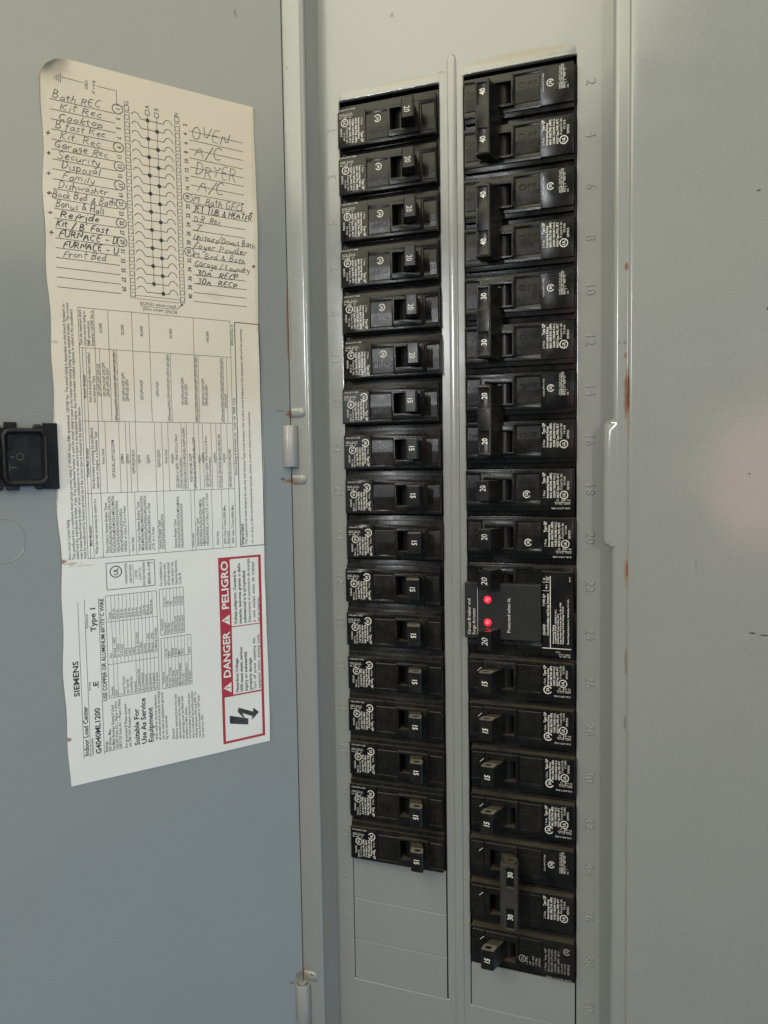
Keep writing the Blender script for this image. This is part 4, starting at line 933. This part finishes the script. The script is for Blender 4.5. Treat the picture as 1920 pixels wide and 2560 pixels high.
# --- handwriting: single-stroke letters (4 wide, x-height 4, capitals 7)
HW = {
'A': (5, ['0,0 2.2,7 4.2,0', '0.8,2.6 3.6,2.8']), 'B': (4.6, ['0.4,0 0.6,7', '0.6,7 3,6.6 3.2,5 2.2,3.8 0.6,3.6', '0.6,3.6 3.4,3.2 3.8,1.4 2.6,0.2 0.4,0']), 'C': (4.6, ['3.9,5.8 2.8,7 1.2,6.2 0.3,3.6 0.8,1.2 2.2,0 3.9,0.9']),
'D': (4.8, ['0.5,0 0.6,7', '0.2,6.8 2.6,6.6 4.2,4.6 3.8,1.8 2,0.2 0.2,0']), 'E': (4.2, ['3.6,6.8 0.5,6.7 0.4,0.1 3.6,0.1', '0.5,3.6 3,3.6']), 'F': (4.2, ['0.5,0 0.6,6.8 4,7', '0.5,3.6 3.2,3.7']), 'G': (5, ['4,5.8 2.8,7 1,6 0.3,3.2 1,0.8 2.6,0 4,1 4.1,3 2.4,3']),
'H': (4.8, ['0.5,0 0.6,7', '3.9,0 4,7', '0.5,3.5 4,3.6']), 'I': (2.6, ['1.2,0 1.3,7', '0.2,7 2.4,7', '0.1,0 2.3,0']), 'J': (4, ['0.6,6.8 3.8,7', '2.6,6.9 2.6,1.4 1.6,0 0.3,1.2']), 'K': (4.6, ['0.5,0 0.6,7', '3.9,6.8 0.6,3.2 4.1,0']), 'L': (4, ['0.6,7 0.5,0.1 3.5,0.2']),
'M': (5.6, ['0.3,0 0.8,6.8 2.6,2.4 4.4,6.8 5,0']), 'N': (5, ['0.5,0 0.6,7 3.9,0 4.2,7']), 'O': (5, ['2.4,7 0.8,5.8 0.3,3.4 1,0.9 2.5,0 4,1.2 4.5,3.6 3.8,6 2.4,7']), 'P': (4.4, ['0.5,0 0.6,7', '0.3,6.9 3,6.7 3.8,5.2 3,3.7 0.6,3.3']),
'R': (4.8, ['0.5,0 0.6,7', '0.2,6.8 2.8,6.8 3.8,5.4 2.8,3.8 0.6,3.4', '1.8,3.4 4.2,0']), 'S': (4.4, ['3.8,6 2.6,7 0.9,6.4 0.8,4.6 2.4,3.6 3.8,2.4 3.4,0.6 1.8,0 0.2,0.9']), 'T': (4.4, ['0,6.9 4.4,7', '2.2,6.9 2.1,0']), 'U': (4.8, ['0.5,7 0.5,1.8 1.8,0 3.4,0.6 4.1,2.4 4.2,7']), 'V': (4.8, ['0.2,7 2.2,0 4.4,7']), 'W': (6, ['0.2,7 1.4,0 2.9,5 4.4,0 5.8,7']), 'Y': (4.6, ['0.3,7 2.2,3.6 4.3,7', '2.2,3.6 2,0']),
'a': (4, ['3,3.6 1.6,4.1 0.4,2.4 0.8,0.4 2,0.2 3,1.8 3.1,3.8 3.1,0.8 3.9,0.2']), 'b': (3.8, ['0.5,7 0.4,0.2', '0.4,2.2 1.6,3.9 3,3 3,1 1.8,0 0.4,0.6']), 'c': (3.4, ['3,3.2 1.8,4.1 0.5,2.6 0.7,0.7 2,0 3.2,0.7']), 'd': (4, ['3,3 1.8,4 0.5,2.6 0.7,0.5 2,0.2 3,1.6', '3.1,7 3.1,0.6 3.8,0.1']), 'e': (3.6, ['0.5,2 3,2.4 2.4,4 1.2,3.9 0.4,2 1.2,0.2 3.2,0.6']), 'f': (3.2, ['3,6.4 2,7 1.2,5.8 1.1,-1', '0.1,3.7 2.8,3.9']), 'g': (3.8, ['3,3.4 1.8,4 0.5,2.6 1,0.6 2.4,0.8 3,3.6 2.9,-1.6 1.6,-2.6 0.3,-1.7']),
'h': (3.8, ['0.5,7 0.4,0', '0.4,2.4 1.8,4 2.9,3 3,0']), 'i': (1.8, ['0.8,4 0.9,0.4 1.6,0.1', '0.8,5.4 1,5.7']), 'k': (3.6, ['0.5,7 0.4,0', '3,4 0.6,1.8 3.2,0']), 'l': (1.8, ['0.7,7 0.8,0.4 1.6,0.1']), 'm': (5.6, ['0.4,4 0.4,0', '0.4,2.8 1.6,4 2.5,3 2.5,0', '2.5,2.8 3.7,4 4.8,3 4.9,0']), 'n': (4, ['0.4,4 0.4,0', '0.4,2.6 1.8,4 3,3 3.1,0.2']), 'o': (3.8, ['1.8,4 0.5,2.6 0.8,0.6 2,0 3.2,1.4 3,3.4 1.8,4']), 'p': (3.8, ['0.5,4 0.4,-2.6', '0.4,2.4 1.6,4 3,3 3,1 1.8,0 0.4,0.7']), 'r': (3.2, ['0.4,4 0.5,0', '0.5,2.4 1.6,3.9 3,3.7']), 's': (3.2, ['2.8,3.4 1.6,4 0.6,3 2.4,1.6 2.2,0.3 0.3,0.3']), 't': (3, ['1.2,6.4 1.1,0.6 2.4,0.2', '0,4.2 2.8,4.3']), 'u': (4, ['0.4,4 0.5,0.8 1.8,0 3,1.4 3.1,4 3.2,0.2']), 'w': (5, ['0.3,4 1.2,0 2.4,3.2 3.6,0 4.7,4']), 'x': (3.4, ['0.3,4 3,0', '3,4 0.3,0']), 'y': (3.8, ['0.4,4 1.2,1 2.6,1.4', '3,4 2.6,0 1.6,-2.4 0.2,-2']),
'3': (4.2, ['0.6,6.6 2.4,7 3.4,5.4 1.6,3.8 3.6,2.6 3.2,0.6 1.6,0 0.2,0.8']), '0': (4.4, ['2,7 0.6,5.4 0.5,2 1.8,0 3.4,1.4 3.6,5 2,7']), '/': (3, ['0,-0.4 2.8,7.4']), '&': (4.6, ['4.2,0 1.4,5 1.8,6.6 2.9,5.8 0.6,2 1,0.2 2.6,0.4 4,2.6']), '.': (1.8, ['0.6,0 0.9,0.3']), '-': (3.4, ['0.4,3 3,3.1']), "'": (1.4, ['0.7,7 0.5,5.6']), '+': (5, ['0.4,3 4.6,3.2', '2.4,5.6 2.6,0.6'])}
def write(pr, txt, s, t, length, cap, th=0.34, wob=0.42):
    tot = sum(HW[c][0] + 0.35 if c in HW else 3.0 for c in txt)
    kx = length / tot; ky = cap / 7.0; x = 0.0
    for c in txt:
        if c in HW:
            adv, strokes = HW[c]; dy = random.uniform(-wob, wob) * 2.2; sl = random.uniform(0.12, 0.34); sc = random.uniform(0.85, 1.15)
            for st in strokes:
                pts = [tuple(float(q) for q in w_.split(',')) for w_ in st.split()]
                pts = [(s + (x + (px + sl * py)) * kx + random.uniform(-wob, wob) * 0.10, t - (py * sc + dy) * ky + random.uniform(-wob, wob) * 0.10) for px, py in pts]
                # soften corners
                q = [pts[0]]
                for a, b_ in zip(pts, pts[1:]): q += [(a[0] * 0.7 + b_[0] * 0.3, a[1] * 0.7 + b_[1] * 0.3), (a[0] * 0.3 + b_[0] * 0.7, a[1] * 0.3 + b_[1] * 0.7)]
                q.append(pts[-1])
                pr.stroke(q, th * random.uniform(0.8, 1.2))
            x += adv + 0.35
        else: x += 3.0
def entry(name, m, fn):
    p = Print(LM(0.09)); fn(p); link(name, p.mesh(name), m, sheet)
PE, PN = M['pencil'], M['pen']
lefts = [('Bath REC', 5.2, 27.0, 'p'), ('Kit Rec', 8.2, 27.4, 'p'), ('Cooktop', 7.4, 28, 'p'), ("B'fast Rec.", 6, 30.2, 'p'), ('Kit. Rec.', 7.7, 28, 'p'), ('Garage Rec.', 5.2, 31, 'p'), ('Security', 6.2, 26, 'p'), ('Disposal', 8.1, 25.6, 'p'), ('Family', 8, 23, 'p'), ('Dishwasher', 6.2, 29, 'p'), ('Back Bed & Bath', 3.4, 32.4, 'p'), ('Bonus & Hall', 4.6, 26.8, 'p'), ('Refride', 6.4, 24.4, 'n'), ("Kit / B' Fast", 4.3, 28.4, 'n'), ('FURNACE - D', 5.4, 33.0, 'n'), ('FURNACE - U', 7.2, 33.0, 'n'), ('Front Bed', 7, 27.0, 'p')]
for k, (t_, s0, s1, kind) in enumerate(lefts):
    entry('handwritten_entry', PN if kind == 'n' else PE, lambda p: write(p, t_, s0, 19.2 + 4.53 * k, s1 - s0, 3.3, 0.44 if kind == 'n' else 0.34))
for k in (4, 6, 8, 10, 12, 14): entry('handwritten_cross', PN, lambda p: write(p, '+', 1.0, 19.4 + 4.53 * k - 0.4, 2.6, 2.6, 0.40))
rights = [('OVEN', 71.8, 92.5, 23.4, 6.6), ('A/C', 73, 88.4, 32.2, 6.4), ('DRYER', 73.2, 96, 41.4, 6.2), ('A/C', 74.4, 89, 50.2, 6.0), ('M. Bath GFCI', 71.7, 99.4, 55.9, 3.6), ('JET TUB & HEATER', 71.2, 104.4, 60.6, 3.4), ('D.R. Rec.', 71.8, 87.4, 65.4, 3.2), ('J.', 71.2, 77.2, 69.8, 3.2), ('Upstairs/Downs Bath', 71.1, 105.8, 74.6, 3.2), ('Foyer Powder', 71, 100.8, 79.0, 3.2), ('M. Bed & Bath', 71, 99.6, 83.6, 3.2), ('Garage / Laundry', 71.4, 102.6, 88.2, 3.2), ('30A  RECP.', 72.2, 97.0, 92.6, 3.0), ('30A  RECP', 72.2, 95.0, 97.0, 3.0)]
for i, (t_, s0, s1, t, cap) in enumerate(rights): entry('handwritten_entry', PN if i in (5, 12, 13) else PE, lambda p: write(p, t_, s0, t, s1 - s0, cap, 0.42 if i in (5, 12, 13) else 0.35))
for a, b_ in ((102.4, 57.8), (103.0, 85.4)): entry('handwritten_cross', PN, lambda p: write(p, '+', a, b_, 2.8, 2.8, 0.4))
for k in (0, 4, 6, 8, 10, 12, 14): entry('pencil_circle', PE, lambda p: p.ring(34.8 + random.uniform(-0.3, 0.3), 17.6 + 4.53 * k, 2.45, 0.42, n=20, ry=2.25))
for k in (8, 14): entry('pencil_circle', PE, lambda p: p.ring(69.0, 17.5 + 4.54 * k, 2.45, 0.42, n=20, ry=2.25))
